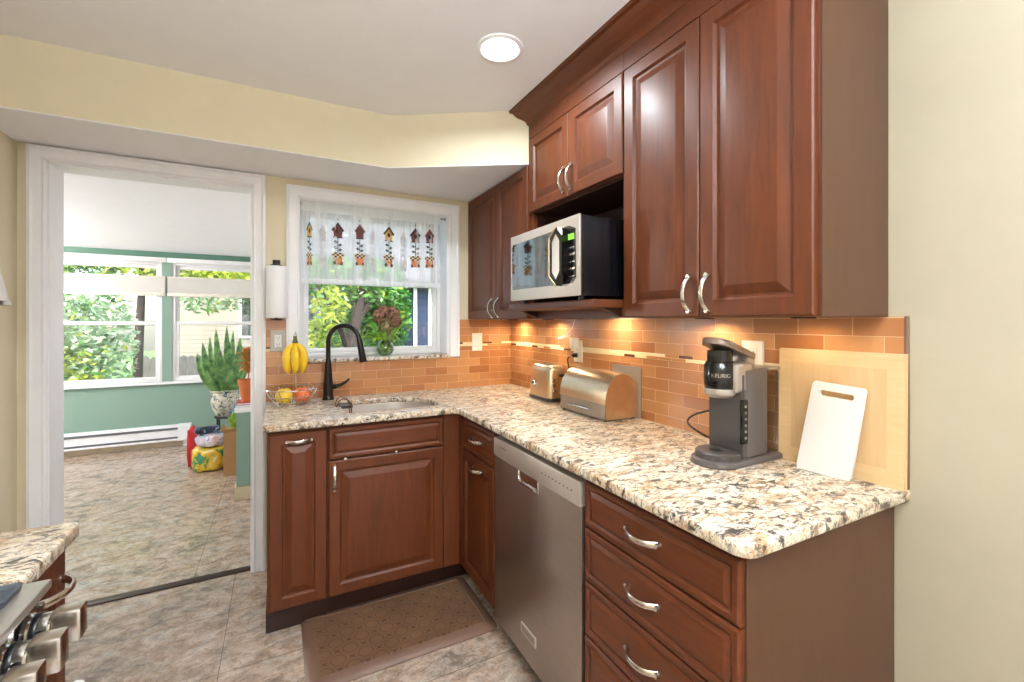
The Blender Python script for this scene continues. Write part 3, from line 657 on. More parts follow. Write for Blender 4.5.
# ================================================================== BASE CABINETS, BACK RUN
T = back_front(0, BY)
b1 = thing('base_cabinet', 'narrow cherry pullout cabinet beside the doorway with handle across its top', 'cabinet', (.08, 2.45, 0))
mb = MB(); mb.box(-.045, .193, BY, 2.770, TK, .883); mb.build('body', 'cherry', b1)
mb = MB(); mb.box(-.050, .193, BY + .03, 2.770, 0, TK); mb.build('toe_kick', 'dwood', b1)
d = front(T, -.036, .190, .112, .866, PANEL, 'door', 'cherry', b1); pull(T, .078, .832, False, .095, .018, d)
b2 = thing('base_cabinet', 'cherry sink cabinet with false drawer front above one wide door', 'cabinet', (.47, 2.45, 0))
mb = MB(); mb.box(.195, .213, BY, 2.770, TK, .883); mb.box(.213, .80, BY, BY + .02, TK, .60); mb.box(.213, .80, BY, BY + .012, .60, .883); mb.box(.80, .818, BY, 2.770, TK, .883); mb.box(.213, .80, BY + .02, 2.770, TK, TK + .018); mb.box(.213, .80, 2.755, 2.770, TK + .018, .60); mb.build('body', 'cherry', b2)
mb = MB(); mb.box(.195, BX + .058, BY + .06, BY + .08, 0, TK); mb.build('toe_kick', 'dwood', b2)
mb = MB(); mb.box(.738, BX - .0005, BY - .010, BY - .0005, TK + .005, .883, .001, 1); mb.box(BX - .018, BX - .0005, 2.137, BY - .010, TK + .005, .883); mb.build('corner_filler', 'cherry', b2)
front(T, .199, .734, .728, .866, SLAB, 'drawer_front', 'cherryx', b2)
d = front(T, .199, .734, .112, .720, PANEL, 'door', 'cherry', b2); pull(T, .222, .645, True, .105, .018, d)
for x in (.27, .50): mb = MB(); mb.box(x - .008, x + .008, BY - .022, BY - .018, .718, .731, .002); labelpart(mb.build('door_clip', 'nickel', b2), 'small metal clip')

# worktop with sink cut-out
hole = [(.285, 2.262), (.30, 2.248), (.70, 2.243), (.735, 2.25), (.756, 2.275), (.765, 2.33), (.762, 2.38), (.748, 2.44), (.722, 2.50), (.690, 2.545), (.650, 2.58), (.600, 2.602), (.55, 2.61), (.31, 2.61), (.29, 2.60), (.28, 2.58)]
E0 = .800
outer = [(-.060, 2.140), (-.050, 2.128), (E0 - .025, 2.128), (E0 - .007, 2.121), (E0, 2.104), (E0, .585), (E0 + .006, .567), (E0 + .018, .556), (E0 + .034, .552), (1.478, .552), (1.478, .560), (1.4438, .560), (1.4438, 2.7738), (-.060, 2.7738)]
outer = [(-.060, 2.140), (-.050, 2.128), (E0 - .025, 2.128), (E0 - .007, 2.121), (E0, 2.104), (E0, .585), (E0 + .006, .567), (E0 + .018, .556), (E0 + .034, .5515), (1.4525, .5475), (1.4525, .5555), (1.4436, .5555), (1.4438, 2.7738), (-.060, 2.7738)]
def slab(loops, z0, z1, bev):
    bm = bmesh.new(); ed = []
    for L in loops:
        vs = [bm.verts.new((x, y, z1)) for x, y in L]
        ed += [bm.edges.new((vs[i], vs[(i + 1) % len(vs)])) for i in range(len(vs))]
    bmesh.ops.triangle_fill(bm, use_beauty=True, use_dissolve=False, edges=ed)
    r = bmesh.ops.extrude_face_region(bm, geom=bm.faces[:])
    bmesh.ops.translate(bm, vec=(0, 0, z0 - z1), verts=[v for v in r['geom'] if isinstance(v, bmesh.types.BMVert)])
    bmesh.ops.recalc_face_normals(bm, faces=bm.faces[:])
    if bev:
        es = [e for e in bm.edges if len(e.link_faces) == 2 and e.calc_face_angle(0) > 1.2 and abs(e.verts[0].co.z - e.verts[1].co.z) < 1e-5 and (e.verts[0].co + e.verts[1].co).x < 2.85 and (e.verts[0].co + e.verts[1].co).y < 5.4]
        bmesh.ops.bevel(bm, geom=es, offset=bev, segments=3, affect='EDGES', profile=.5)
    m = MB(); m.bm.free(); m.bm = bm; return m
tag(slab([outer, hole], .884, CT, .006).build('countertop', 'granite'), 'L shaped granite worktop with sink cut-out running around the corner', 'countertop')
# sink bowl under the worktop
sk = thing('sink', 'undermount stainless steel sink bowl in the granite worktop below the window', 'sink', (.5, 2.43, .70))
cx, cy = .52, 2.43
def hscale(k, z): return [(cx + (x - cx) * k, cy + (y - cy) * k, z) for x, y in hole]
mb = MB(); mb.rings([hscale(1.05, .8835), hscale(1.012, .8835), hscale(1.005, .875), hscale(.99, .72), hscale(.94, .70), hscale(.2, .695)], False, True); mb.rings([hscale(1.05, .8835), hscale(1.05, .880), hscale(1.02, .86), hscale(1.01, .71), hscale(.95, .688), hscale(.2, .686)], False, True)
mb.build('bowl', 'strip', sk)
mb = MB(); mb.lathe([(.045, .6965), (.045, .700), (.035, .7005), (.03, .697), (.001, .697)], (.52, 2.43, 0), 24); mb.build('drain', 'chrome', sk)

# ================================================================== FAUCET
fc = thing('faucet', 'tall dark bronze gooseneck faucet standing behind the sink', 'faucet', (.245, 2.69, CT))
bx_, by_ = .245, 2.69; tx, ty = .410, 2.58
mb = MB(); mb.lathe([(.032, 0), (.032, .008), (.027, .014), (.026, .03), (.024, .10), (.019, .17), (.0145, .21), (.013, .22)], (bx_, by_, CT), 24); mb.build('body', 'bronze', fc)
path = [(bx_, by_, CT + .20)]
import math as m_
half = m_.hypot(tx - bx_, ty - by_) * .46; ux, uy = (tx - bx_) / m_.hypot(tx - bx_, ty - by_), (ty - by_) / m_.hypot(tx - bx_, ty - by_)
zc = 1.235
for i in range(0, 15):
    a = m_.pi - i * m_.pi * .93 / 14
    h = half + half * m_.cos(a); path.append((bx_ + ux * h, by_ + uy * h, zc + half * 1.02 * m_.sin(a)))
mb = MB(); mb.tube(path, .0125, 14); mb.build('spout', 'bronze', fc)
e = Vector(path[-1]); tip = Vector((tx + .006, ty - .004, 1.125)); dirv = (tip - e).normalized()
mb = MB(); mb.tube([e - dirv * .004, e + dirv * .012, e + dirv * .05, tip - dirv * .008, tip], [.0135, .0155, .017, .0205, .0185], 16); mb.build('spray_head', 'bronze', fc)
mb = MB(); mb.tube([(bx_ + .02, by_ - .008, .985), (bx_ + .045, by_ - .018, .988)], [.014, .013], 14)
mb.tube([(bx_ + .04, by_ - .016, .988), (bx_ + .065, by_ - .026, .996), (bx_ + .09, by_ - .036, 1.012), (bx_ + .108, by_ - .044, 1.030)], [.010, .009, .0075, .006], 12); mb.build('lever', 'bronze', fc)

# sponge caddy hooked on the sink edge
sc = thing('sponge_caddy', 'bronze wire sponge caddy hooked over the left end of the sink', 'sponge caddy', (.30, 2.46, CT))
mb = MB(); r = .003
for y in (2.42, 2.50):
    mb.tube([(.262, y, CT + .004), (.270, y, CT + .030), (.290, y, CT + .042), (.318, y, CT + .030), (.330, y, CT + .004), (.334, y, .86), (.334, y, .83)], r, 8)
mb.tube([(.262, 2.42, CT + .0035), (.262, 2.50, CT + .0035)], r, 8); mb.tube([(.334, 2.42, .83), (.334, 2.50, .83)], r, 8)
mb.build('wire_frame', 'bronzel', sc)
mb = MB(); mb.box(.272, .340, 2.425, 2.495, CT - .012, CT + .010, .006); labelpart(mb.build('sponge', 'char2', sc), 'dark brown sponge')

# ================================================================== FRUIT STAND
fs = thing('fruit_stand', 'chrome wire fruit bowl with banana hook at the left end of the worktop', 'fruit bowl', (.062, 2.615, CT))
fx, fy = .062, 2.615
def circ(r, z, n=28, cx=fx, cy=fy): return [(cx + r * math.cos(i * 2 * math.pi / n), cy + r * math.sin(i * 2 * math.pi / n), z) for i in range(n)]
mb = MB(); mb.tube(circ(.125, 1.000), .003, 8, True); mb.tube(circ(.065, CT + .003), .003, 8, True); mb.tube(circ(.105, .962), .002, 6, True); mb.tube(circ(.085, .935), .002, 6, True)
for i in range(12):
    a = i * math.pi / 6; ca, sa = math.cos(a), math.sin(a)
    mb.tube([(fx + q * ca, fy + q * sa, z) for q, z in ((.125, 1.0), (.108, .965), (.085, .934), (.065, CT + .004), (.03, CT + .010), (.004, CT + .011))], .0018, 6)
mb.build('basket', 'chrome', fs)
mb = MB(); hx = fx + .02; mb.tube([(hx, fy + .045, CT + .006), (hx, fy + .05, 1.10), (hx, fy + .05, 1.25), (hx - .002, fy + .038, 1.285), (hx - .004, fy + .016, 1.292), (hx - .006, fy - .002, 1.275), (hx - .006, fy - .004, 1.258)], .0042, 8); mb.build('banana_hook', 'chrome', fs)
bn = thing('bananas', 'bunch of ripe yellow bananas hanging from the wire hook', 'bananas', (fx + .014, fy - .004, 1.25))
top = Vector((fx + .014, fy - .004, 1.252))
mb = MB(); mb.tube([top + Vector((0, 0, .022)), top + Vector((0, 0, .004)), top + Vector((0, -.002, -.016))], [.009, .010, .017], 10); mb.build('stem', 'bstem', bn)
for an, dy in ((-1.0, .004), (0, -.012), (1.0, .004)):
    pts = []; rr = []
    for i in range(13):
        t = i / 12
        off = an * (.031 * math.sin(min(1, t * 2.6) * math.pi / 2) + .010 * math.sin(t * math.pi))
        out = -.022 * math.sin(t * math.pi)
        pts.append(top + Vector((off, dy * min(1, t * 3) + out, -.008 - t * .168))); rr.append([.007, .009, .014, .018, .0198, .0204, .0206, .0206, .0202, .0195, .0175, .012, .005][i])
    mb = MB(); mb.tube(pts, rr, 10); mb.build('banana', 'banana', bn)
def apple(name, c, r, mat, label):
    o = thing(name, label, 'fruit', c)
    mb = MB(); mb.lathe([(.002, r * .76), (r * .2, r * .86), (r * .45, r * .87), (r * .75, r * .68), (r * .95, r * .32), (r, -.05 * r), (r * .93, -r * .38), (r * .74, -r * .68), (r * .5, -r * .86), (r * .25, -r * .93), (.002, -r * .88)], c, 22); mb.build('flesh', mat, o)
    mb = MB(); mb.tube([(c[0], c[1], c[2] + r * .68), (c[0] + .003, c[1], c[2] + r * 1.05)], [.0015, .002], 6); mb.build('stalk', 'bstem', o)
apple('yellow_apple', (fx - .038, fy - .025, .9655), .042, 'yfruit', 'round yellow fruit in the wire bowl under the bananas')
apple('red_apple', (fx + .047, fy - .022, .966), .041, 'rfruit', 'round orange red fruit in the wire bowl under the bananas')

# paper towels on a wall holder
pt = thing('paper_towel_holder', 'dark wall bracket for paper towels between doorway and kitchen window', 'paper towel holder', (-.012, 2.72, 1.66))
mb = MB(); mb.box(-.026, .004, 2.715, YB - .001, 1.652, 1.664, .003); mb.box(-.030, .008, 2.776, YB - .001, 1.60, 1.69, .003); mb.lathe([(.030, 0), (.030, .006), (.024, .009)], (-.012, 2.722, 1.648), 20); mb.build('bracket', 'bronze', pt)
mb = MB(); mb.cyl((-.012, 2.722, 1.362), (-.012, 2.722, 1.653), .007, 12); mb.lathe([(.03, 0), (.03, -.006), (.01, -.010)], (-.012, 2.722, 1.366), 20); mb.build('rod', 'bronze', pt)
mb = MB(); mb.lathe([(.014, 1.648), (.048, 1.648), (.0495, 1.646), (.0495, 1.372), (.048, 1.370), (.014, 1.370), (.014, 1.648)], (-.012, 2.722, 0), 36, close=False)
mb.tube([(-.012 + .0485, 2.722, 1.5)] * 1 + [(-.012 + .0495, 2.721, 1.5)], .0001, 3) if 0 else None
tag(origin(mb.build('paper_towel_roll', 'paper'), (-.012, 2.722, 1.37)), 'white paper towel roll upright on the wall beside the doorway', 'paper towels')

# ================================================================== OUTLETS
def outlet(name, T, a0, a1, z0, z1, label, plate, kind, loc):
    o = thing(name, label, 'outlet' if kind != 'switch' else 'switch', loc)
    mb = MB(); L = [[T(a0 + i, z0 + i, n), T(a1 - i, z0 + i, n), T(a1 - i, z1 - i, n), T(a0 + i, z1 - i, n)] for i, n in ((0, 0), (0, .003), (.003, .006))]
    mb.rings(L); mb.build('cover_plate', plate, o)
    am = (a0 + a1) / 2; zm = (z0 + z1) / 2
    def bx(mb, a, b, c, d, n0, n1): mb.rings([[T(a, c, n0), T(b, c, n0), T(b, d, n0), T(a, d, n0)], [T(a, c, n1), T(b, c, n1), T(b, d, n1), T(a, d, n1)]])
    if kind == 'switch':
        mb = MB(); bx(mb, am - .016, am + .016, zm - .033, zm + .033, .006, .009); mb.build('rocker', 'whitep', o)
    else:
        mb = MB(); bx(mb, am - .017, am + .017, zm - .034, zm + .034, .006, .0075); mb.mi = 1
        for dz in (-.019, .019):
            for da in (-.006, .006): bx(mb, am + da - .0012, am + da + .0012, zm + dz - .004, zm + dz + .006, .0075, .0079)
            bx(mb, am - .002, am + .002, zm + dz - .012, zm + dz - .008, .0075, .0079)
        mb.build('receptacle', ['whitep', 'slot'], o)
    return o
TB = back_front(0, 2.774); TS = side_front(1.444, 0)
outlet('wall_outlet', TB, -.042, .034, 1.185, 1.302, 'grey wall outlet behind the bananas beside the window casing', 'plateg', 'o', (-.004, 2.774, 1.24))
outlet('light_switch', TB, 1.146, 1.220, 1.152, 1.272, 'ivory switch plate in the tile right of the kitchen window', 'plate', 'switch', (1.183, 2.774, 1.21))
outlet('wall_outlet', TS, -2.02, -1.945, 1.13, 1.25, 'white wall outlet with plugs in the tile above the toaster', 'plate', 'o', (1.444, 1.98, 1.19))
outlet('wall_outlet', TS, -1.015, -.935, 1.165, 1.285, 'white wall outlet in the tile behind the coffee maker', 'plate', 'o', (1.444, .975, 1.22))
# plugs and cords at the toaster outlet
pg = thing('lamp_cord', 'white plug and cord rising from the outlet to the wall cabinet', 'cord', (1.42, 1.98, 1.22))
mb = MB(); mb.box(1.395, 1.4358, 1.960, 2.000, 1.205, 1.262, .006); mb.build('plug', 'whitep', pg)
mb = MB(); mb.tube(smooth([(1.405, 1.978, 1.262), (1.402, 1.978, 1.28), (1.40, 2.06, 1.262), (1.405, 2.12, 1.255), (1.41, 2.06, 1.275), (1.41, 1.99, 1.32), (1.41, 1.97, 1.362)]), .003, 8); mb.build('wire', 'whitep', pg)

# ================================================================== TOASTER
to = thing('toaster', 'stainless two slice toaster in the corner of the worktop left of the bread box', 'toaster', (1.355, 2.14, CT))
X0, X1, Y0, Y1 = 1.285, 1.425, 2.03, 2.262
def rrect(x0, x1, y0, y1, r, z, n=5):
    P = []
    for cx_, cy_, a0 in ((x1 - r, y1 - r, 0), (x0 + r, y1 - r, 90), (x0 + r, y0 + r, 180), (x1 - r, y0 + r, 270)):
        for i in range(n + 1):
            a = R(a0 + 90 * i / n); P.append((cx_ + r * math.cos(a), cy_ + r * math.sin(a), z))
    return P
def ins(d, z, r=.03): return rrect(X0 + d, X1 - d, Y0 + d, Y1 - d, max(.005, r - d * .3), z)
mb = MB(); mb.rings([ins(.004, CT), ins(.0, CT + .004), ins(-.002, CT + .018), ins(.004, CT + .022)]); mb.build('base', 'char', to)
mb = MB(); mb.rings([ins(.002, CT + .0205), ins(.002, CT + .04), ins(.010, CT + .165), ins(.014, CT + .184), ins(.024, CT + .194), ins(.040, CT + .197)]); sh = mb.build('shell', 'champ', to)
for x in (1.335, 1.372): mb = MB(); mb.box(x - .012, x + .012, 2.075, 2.215, CT + .194, CT + .1978, .001, 1); labelpart(mb.build('bread_slot', 'black', to), 'dark slot')
mb = MB()
mb.lathe([(.019, 0), (.019, .008), (.015, .014), (.001, .015)], (1.2885, 2.185, CT + .085), 20, mtx=Matrix.Rotation(R(-90), 4, 'Y')); kb = mb.build('dial', 'chrome', to)
mb = MB(); mb.box(1.272, 1.276, 2.183, 2.187, CT + .085, CT + .099); mb.build('pointer', 'black', kb)
for k, z in enumerate((.06, .09, .12)): mb = MB(); mb.lathe([(.011, 0), (.011, .006), (.008, .009), (.001, .0095)], (1.318, 2.0345 + .003 * k, CT + z), 16, mtx=Matrix.Rotation(R(90), 4, 'X')); mb.build('button', 'chrome', to)
mb = MB(); mb.box(1.352, 1.378, 2.012, 2.040, CT + .135, CT + .150, .004); mb.build('lever', 'black', to)
tcr = thing('power_cord', 'black toaster cord and plug hanging from the outlet', 'cord', (1.436, 2.02, .93))
tc = MB(); tc.tube(smooth([(1.412, 1.99, 1.168), (1.395, 1.992, 1.164), (1.385, 2.000, 1.145), (1.40, 2.006, 1.09), (1.432, 2.004, 1.00), (1.436, 2.02, .930), (1.434, 2.05, .920)]), .0035, 8); tc.build('wire', 'black', tcr); tc = MB(); tc.box(1.412, 1.4358, 1.978, 2.002, 1.156, 1.180, .004); tc.build('plug', 'black', tcr)

# ================================================================== BREAD BOX
bb = thing('bread_box', 'stainless steel roll top bread box on the worktop right of the toaster', 'bread box', (1.345, 1.69, CT))
fx0, fx1, fy0, fy1 = 1.252, 1.436, 1.525, 1.868
def dome(d=0, n=14):
    P = [(fx1 - d, CT + .006), (fx1 - d, CT + .125)]
    cxm = (fx0 + fx1) / 2; rx = (fx1 - fx0) / 2 - d
    for i in range(1, n):
        a = i * math.pi / n; P.append((cxm + rx * math.cos(a), CT + .125 + (.078 - d) * math.sin(a) if a < math.pi / 2 else CT + .075 + (.128 - d) * math.sin(a)))
    P += [(fx0 + d, CT + .075), (fx0 + d, CT + .006)]; return P
body = dome()
mb = MB(); mb.prism(body, 'Y', fy0, fy0 + .004); mb.prism(body, 'Y', fy1 - .004, fy1)
bk = dome(.003)
mb.prism([p for p in bk], 'Y', fy0 + .004, fy1 - .004)
mb.build('body', 'champ', bb)
mb = MB(); mb.box(fx0 - .0015, fx0 + .004, fy0, fy1, CT + .006, CT + .078, .001, 1); fp = mb.build('front_panel', 'steel', bb)
mb = MB(); mb.tube([(fx0 - .0005, 1.785, CT + .042), (fx0 - .014, 1.785, CT + .042), (fx0 - .014, 1.625, CT + .042), (fx0 - .0005, 1.625, CT + .042)], .0035, 8); mb.build('handle', 'chrome', fp)
lid = []; lid2 = []; cxm = (fx0 + fx1) / 2; rx = (fx1 - fx0) / 2
for i in range(12):
    a = math.pi - i * math.pi * .52 / 11
    lid.append((cxm + (rx + .004) * math.cos(a), CT + .075 + .132 * math.sin(a))); lid2.append((cxm + (rx + .0005) * math.cos(a), CT + .075 + .1285 * math.sin(a)))
mb = MB(); mb.prism(lid + lid2[::-1], 'Y', fy0 - .004, fy1 + .004)
mb.prism(lid + [(lid[-1][0], CT + .085), (cxm + rx * math.cos(math.pi), CT + .085)][:1] + [(fx0 + .03, CT + .078)], 'Y', fy0 - .005, fy0 - .0035)
mb.build('roll_lid', 'champ', bb)
mb = MB()
for x in (fx0 + .012, fx1 - .012):
    for y in (fy0 + .015, fy1 - .015): mb = MB(); mb.cyl((x, y, CT), (x, y, CT + .007), .008, 12); mb.build('foot', 'black', bb)
mb = MB(); mb.rings([[(1.4375, 1.70, CT), (1.4375, 1.505, CT), (1.4395, 1.505, 1.145), (1.4395, 1.70, 1.145)], [(1.4400, 1.70, CT), (1.4400, 1.505, CT), (1.4420, 1.505, 1.145), (1.4420, 1.70, 1.145)]])
tag(origin(mb.build('metal_tray', 'silverp'), (1.4395, 1.60, CT)), 'flat grey tray standing on edge against the tile behind the bread box', 'tray')

# ================================================================== COFFEE MAKER
km = thing('coffee_maker', 'charcoal pod coffee maker with raised lid on the worktop', 'coffee maker', (1.28, .93, CT))
ky0, ky1 = .868, .992; kc = (ky0 + ky1) / 2
def stad(x0, x1, hw, z, n=12):
    P = [(x1, kc - hw, z)]; r = hw
    P = [(x1 - .01, kc - hw, z), (x1, kc - hw + .01, z), (x1, kc + hw - .01, z), (x1 - .01, kc + hw, z)]
    for i in range(n + 1):
        a = R(90 + 180 * i / n); P.append((x0 + r * .9 + r * .9 * math.cos(a), kc + r * math.sin(a), z))
    return P
mb = MB(); mb.rings([stad(1.130, 1.428, .068, CT), stad(1.125, 1.430, .072, CT + .004), stad(1.127, 1.430, .070, CT + .016), stad(1.135, 1.426, .064, CT + .020)]); mb.build('base', 'char', km)
mb = MB(); mb.rings([stad(1.140, 1.238, .062, CT + .019), stad(1.140, 1.238, .062, CT + .036), stad(1.144, 1.236, .058, CT + .040)]); tr = mb.build('drip_tray', 'char2', km)
mb = MB(); mb.lathe([(.017, CT + .0395), (.017, CT + .0408), (.001, CT + .0408)], (1.195, kc, 0), 20); labelpart(mb.build('tray_hole', 'black', tr), 'black drain hole')
mb = MB(); mb.box(1.238, 1.252, ky0 + .003, ky1 - .003, CT + .018, 1.19, .004); mb.build('front_column', 'char2', km)
mb = MB(); mb.box(1.252, 1.362, ky0, ky1, CT + .018, 1.205, .010, 3); mb.build('housing', 'char', km)
mb = MB(); mb.box(1.234, 1.262, ky0 - .002, ky0 + .010, CT + .065, CT + .200, .005); bs = mb.build('button_strip', 'blackg', km)
for k in range(6): mb = MB(); mb.lathe([(.0042, 0), (.0042, .0012), (.001, .0014)], (1.248, ky0 - .0018, CT + .085 + k * .019), 12, mtx=Matrix.Rotation(R(90), 4, 'X')); mb.build('button', 'silverp', bs)
hx_, hy_ = 1.214, kc
mb = MB(); mb.lathe([(.034, 1.128), (.043, 1.140), (.046, 1.16), (.046, 1.215), (.041, 1.222), (.041, 1.226), (.037, 1.228), (.037, 1.262)], (hx_, hy_, 0), 32); mb.build('brew_head', 'blackg', km)
mb = MB(); mb.box(1.215, 1.300, ky0 + .004, ky1 - .004, 1.132, 1.225, .014, 3); mb.build('head_shroud', 'silverp', km)
mb = MB(); mb.lathe([(.036, 1.118), (.046, 1.128), (.0475, 1.142), (.0465, 1.145), (.034, 1.142)], (hx_, hy_, 0), 32); mb.build('head_rim', 'silverp', km)
# lid, hinged at the back, front raised
lm = Matrix.Translation((1.318, kc, 1.232)) @ Matrix.Rotation(R(19), 4, 'Y')
def lidpts(k, z): return [lm @ Vector((x * (1 if x < -.02 else 1), y * k, z)) for x, y in [(.0, -.046), (.0, .046), (-.10, .050)] + [(-.118 - .046 * math.sin(R(a)), .050 * math.cos(R(a))) for a in range(15, 180, 15)] + [(-.10, -.050)]]
mb = MB(); mb.rings([lidpts(.96, 0), lidpts(1, .004), lidpts(1, .014), lidpts(.95, .019)]); ld = mb.build('lid', 'taupe', km)
def lidpts2(k, z): return [lm @ Vector((-.062 + (x + .062) * k, y * k, z)) for x, y in [(-.03, -.040), (-.03, .040)] + [(-.112 - .042 * math.sin(R(a)), .044 * math.cos(R(a))) for a in range(15, 180, 15)]]
mb = MB(); mb.rings([lidpts2(1, .0185), lidpts2(1, .0215), lidpts2(.9, .023)]); labelpart(mb.build('lid_top', 'blackg', ld), 'black lid top')
mb = MB(); mb.box(1.290, 1.332, kc - .04, kc + .04, 1.2045, 1.246, .008); mb.build('hinge', 'silverp', km)
mb = MB(); mb.box(1.3635, 1.426, ky0 + .004, ky1 - .004, CT + .021, 1.196, .006); mb.build('water_tank', 'clear', km)
mb = MB(); mb.box(1.3625, 1.428, ky0 + .001, ky1 - .001, 1.1965, 1.207, .004); mb.build('tank_lid', 'silverp', km)
def lettering(txt, size, mtx, name, mat, parent, wrap=None):
    cu = bpy.data.curves.new('lettering', 'FONT'); cu.body = txt; cu.size = size; cu.align_x = 'CENTER'; cu.align_y = 'CENTER'; cu.extrude = .0002
    tmp = bpy.data.objects.new('lettering', cu); COL.objects.link(tmp); bpy.context.view_layer.update()
    me = bpy.data.meshes.new_from_object(tmp.evaluated_get(bpy.context.evaluated_depsgraph_get())); bpy.data.objects.remove(tmp)
    me.transform(mtx) if wrap is None else None
    if wrap:
        c, r, a0, z = wrap
        for v in me.vertices:
            an = a0 + v.co.x / r; rr = r + v.co.z; v.co = (c[0] + rr * math.cos(an), c[1] + rr * math.sin(an), z + v.co.y)
    me.transform(Matrix.Translation(-wloc(parent))); me.materials.clear(); me.materials.append(M[mat])
    o = bpy.data.objects.new(name, me); COL.objects.link(o); o.parent = parent; return o
lettering('KEURIG', .0165, None, 'lettering', 'nickel', km, ((hx_, hy_), .0464, R(222), 1.186))
kcr = thing('power_cord', 'black looping cord behind the coffee maker', 'cord', (1.33, 1.10, CT + .09))
mb = MB(); mb.tube(smooth([(1.364, ky1 + .004, CT + .028), (1.35, 1.04, CT + .022), (1.345, 1.11, CT + .035), (1.355, 1.175, CT + .058), (1.375, 1.165, CT + .088), (1.405, 1.10, CT + .12), (1.425, 1.02, CT + .19), (1.428, .98, CT + .262)]), .0034, 8); mb.build('wire', 'black', kcr); mb = MB(); mb.box(1.418, 1.4358, .962, .988, 1.176, 1.204, .005); mb.build('plug', 'black', kcr)

# ================================================================== CUTTING BOARDS
cb = thing('cutting_board', 'large pale maple cutting board leaning on the tile at the end of the worktop', 'cutting board', (1.425, .715, CT))
def lean(x0b, x0t, th, y0, y1, z0, z1, bev=0):
    return [[(x0b, y0, z0), (x0b, y1, z0), (x0t, y1, z1), (x0t, y0, z1)], [(x0b + th, y0, z0), (x0b + th, y1, z0), (x0t + th, y1, z1), (x0t + th, y0, z1)]]
xb, xt = 1.4195, 1.4250
mb = MB(); mb.rings(lean(xb, xt, .0165, .5475, .872, CT, 1.266)); mb.build('board', 'maple2', cb)
def xa(z): return xb + (xt - xb) * (z - CT) / (1.266 - CT)
mb = MB(); mb.rings(lean(xa(.96) - .0006, xa(1.225) - .0006, .001, .586, .834, .96, 1.225)); mb.build('inlay_panel', 'maple', cb)
wb = MB()
def wpt(a, b, n): # a: 0..1 across from far to near, b: 0..1 up
    bl, br_, tl, tr_ = Vector((1.381, .790, CT)), Vector((1.389, .650, CT)), Vector((1.4095, .757, 1.176)), Vector((1.4095, .622, 1.168))
    p = (bl * (1 - a) + br_ * a) * (1 - b) + (tl * (1 - a) + tr_ * a) * b
    return p + Vector((-1, 0, 0)) * n + Vector((.010, 0, .0)) * 0
outl = [(0, .03), (.03, 0), (.97, 0), (1, .03), (1, .97), (.96, 1), (.04, 1), (0, .97)]
sl = [(.20 + .60 * (.5 - .5 * math.cos(R(0))) , .90)]
slot = []
for cx_, a0 in ((.78, -90), (.22, 90)):
    for i in range(7):
        a = R(a0 + 180 * i / 6); slot.append((cx_ + .045 * math.cos(a), .885 + .032 * math.sin(a)))
bm = wb.bm; ed = []
for L in (outl, slot):
    vs = [bm.verts.new((a, b, 0)) for a, b in L]; ed += [bm.edges.new((vs[i], vs[(i + 1) % len(vs)])) for i in range(len(vs))]
bmesh.ops.triangle_fill(bm, use_beauty=True, edges=ed)
r_ = bmesh.ops.extrude_face_region(bm, geom=bm.faces[:]); bmesh.ops.translate(bm, vec=(0, 0, .010), verts=[v for v in r_['geom'] if isinstance(v, bmesh.types.BMVert)])
for v in bm.verts: v.co = wpt(v.co.x, v.co.y, v.co.z + .0005)
tag(origin(wb.build('cutting_board', 'whitep'), (1.385, .72, CT)), 'small white plastic cutting board with slot handle leaning on the maple board', 'cutting board')

# ================================================================== MICROWAVE
mw = thing('microwave', 'stainless steel and black microwave oven on the shelf under the small cabinet doors', 'microwave', (1.17, 1.56, 1.432))
mx0, mx1, my0, my1, mz0, mz1 = .958, 1.395, 1.300, 1.832, 1.444, 1.738
mb = MB(); mb.box(mx0 + .001, mx1, my0 + .002, my1 - .002, mz0, mz1 - .002, .004); 
for k in range(5): mb.box(mx0 + .16, mx0 + .26, my0 + .0005, my0 + .003, mz0 + .07 + k * .012, mz0 + .073 + k * .012)
mb.build('case', 'mwcase', mw)
mb = MB(); mb.box(mx0 - .008, mx0 + .002, my0, my1, mz0, mz1, .003); mb.build('front_frame', 'strip', mw)
mb = MB()
gl = [(my1 - .028, mz0 + .050), (my1 - .020, mz0 + .060), (my1 - .020, mz1 - .052), (my1 - .030, mz1 - .040), (my0 + .06, mz1 - .034), (my0 + .018, mz1 - .050), (my0 + .018, mz0 + .066), (my0 + .04, mz0 + .046)]
mb.prism(gl, 'X', mx0 - .0105, mx0 - .0075); pn = mb.build('door_glass', 'mwglass', mw)
mb = MB(); mb.prism([(my0 + .105, mz1 - .040), (my0 + .018, mz1 - .052), (my0 + .018, mz0 + .068), (my0 + .105, mz0 + .050)], 'X', mx0 - .0125, mx0 - .0102); cp = mb.build('control_panel', 'blackg', mw)
mb = MB(); mb.box(mx0 - .0135, mx0 - .0122, my0 + .024, my0 + .062, mz1 - .088, mz1 - .066); labelpart(mb.build('display', 'lcd', cp), 'green lit display')
for k in range(5):
    for j in range(2): mb = MB(); mb.box(mx0 - .0138, mx0 - .0122, my0 + .022 + j * .022, my0 + .039 + j * .022, mz1 - .120 - k * .026, mz1 - .112 - k * .026 - (0 if k % 2 else .004), .0008, 1); mb.build('button', 'nickel', cp)
mb = MB()
hp = [(my0 + .106, mz1 - .034), (my0 + .066, mz1 - .070), (my0 + .066, mz0 + .080), (my0 + .106, mz0 + .040), (my0 + .152, mz0 + .080), (my0 + .152, mz1 - .070)]
hi = [(my0 + .109 + (y - my0 - .109) * .62, (mz0 + mz1) / 2 + (z - (mz0 + mz1) / 2) * .80) for y, z in hp]
hx0 = mx0 - .0108
O0 = [(hx0, y, z) for y, z in hp]; O1 = [(hx0 - .028, y, z) for y, z in hp]; I1 = [(hx0 - .028, y, z) for y, z in hi]; I0 = [(hx0 - .004, y, z) for y, z in hi]
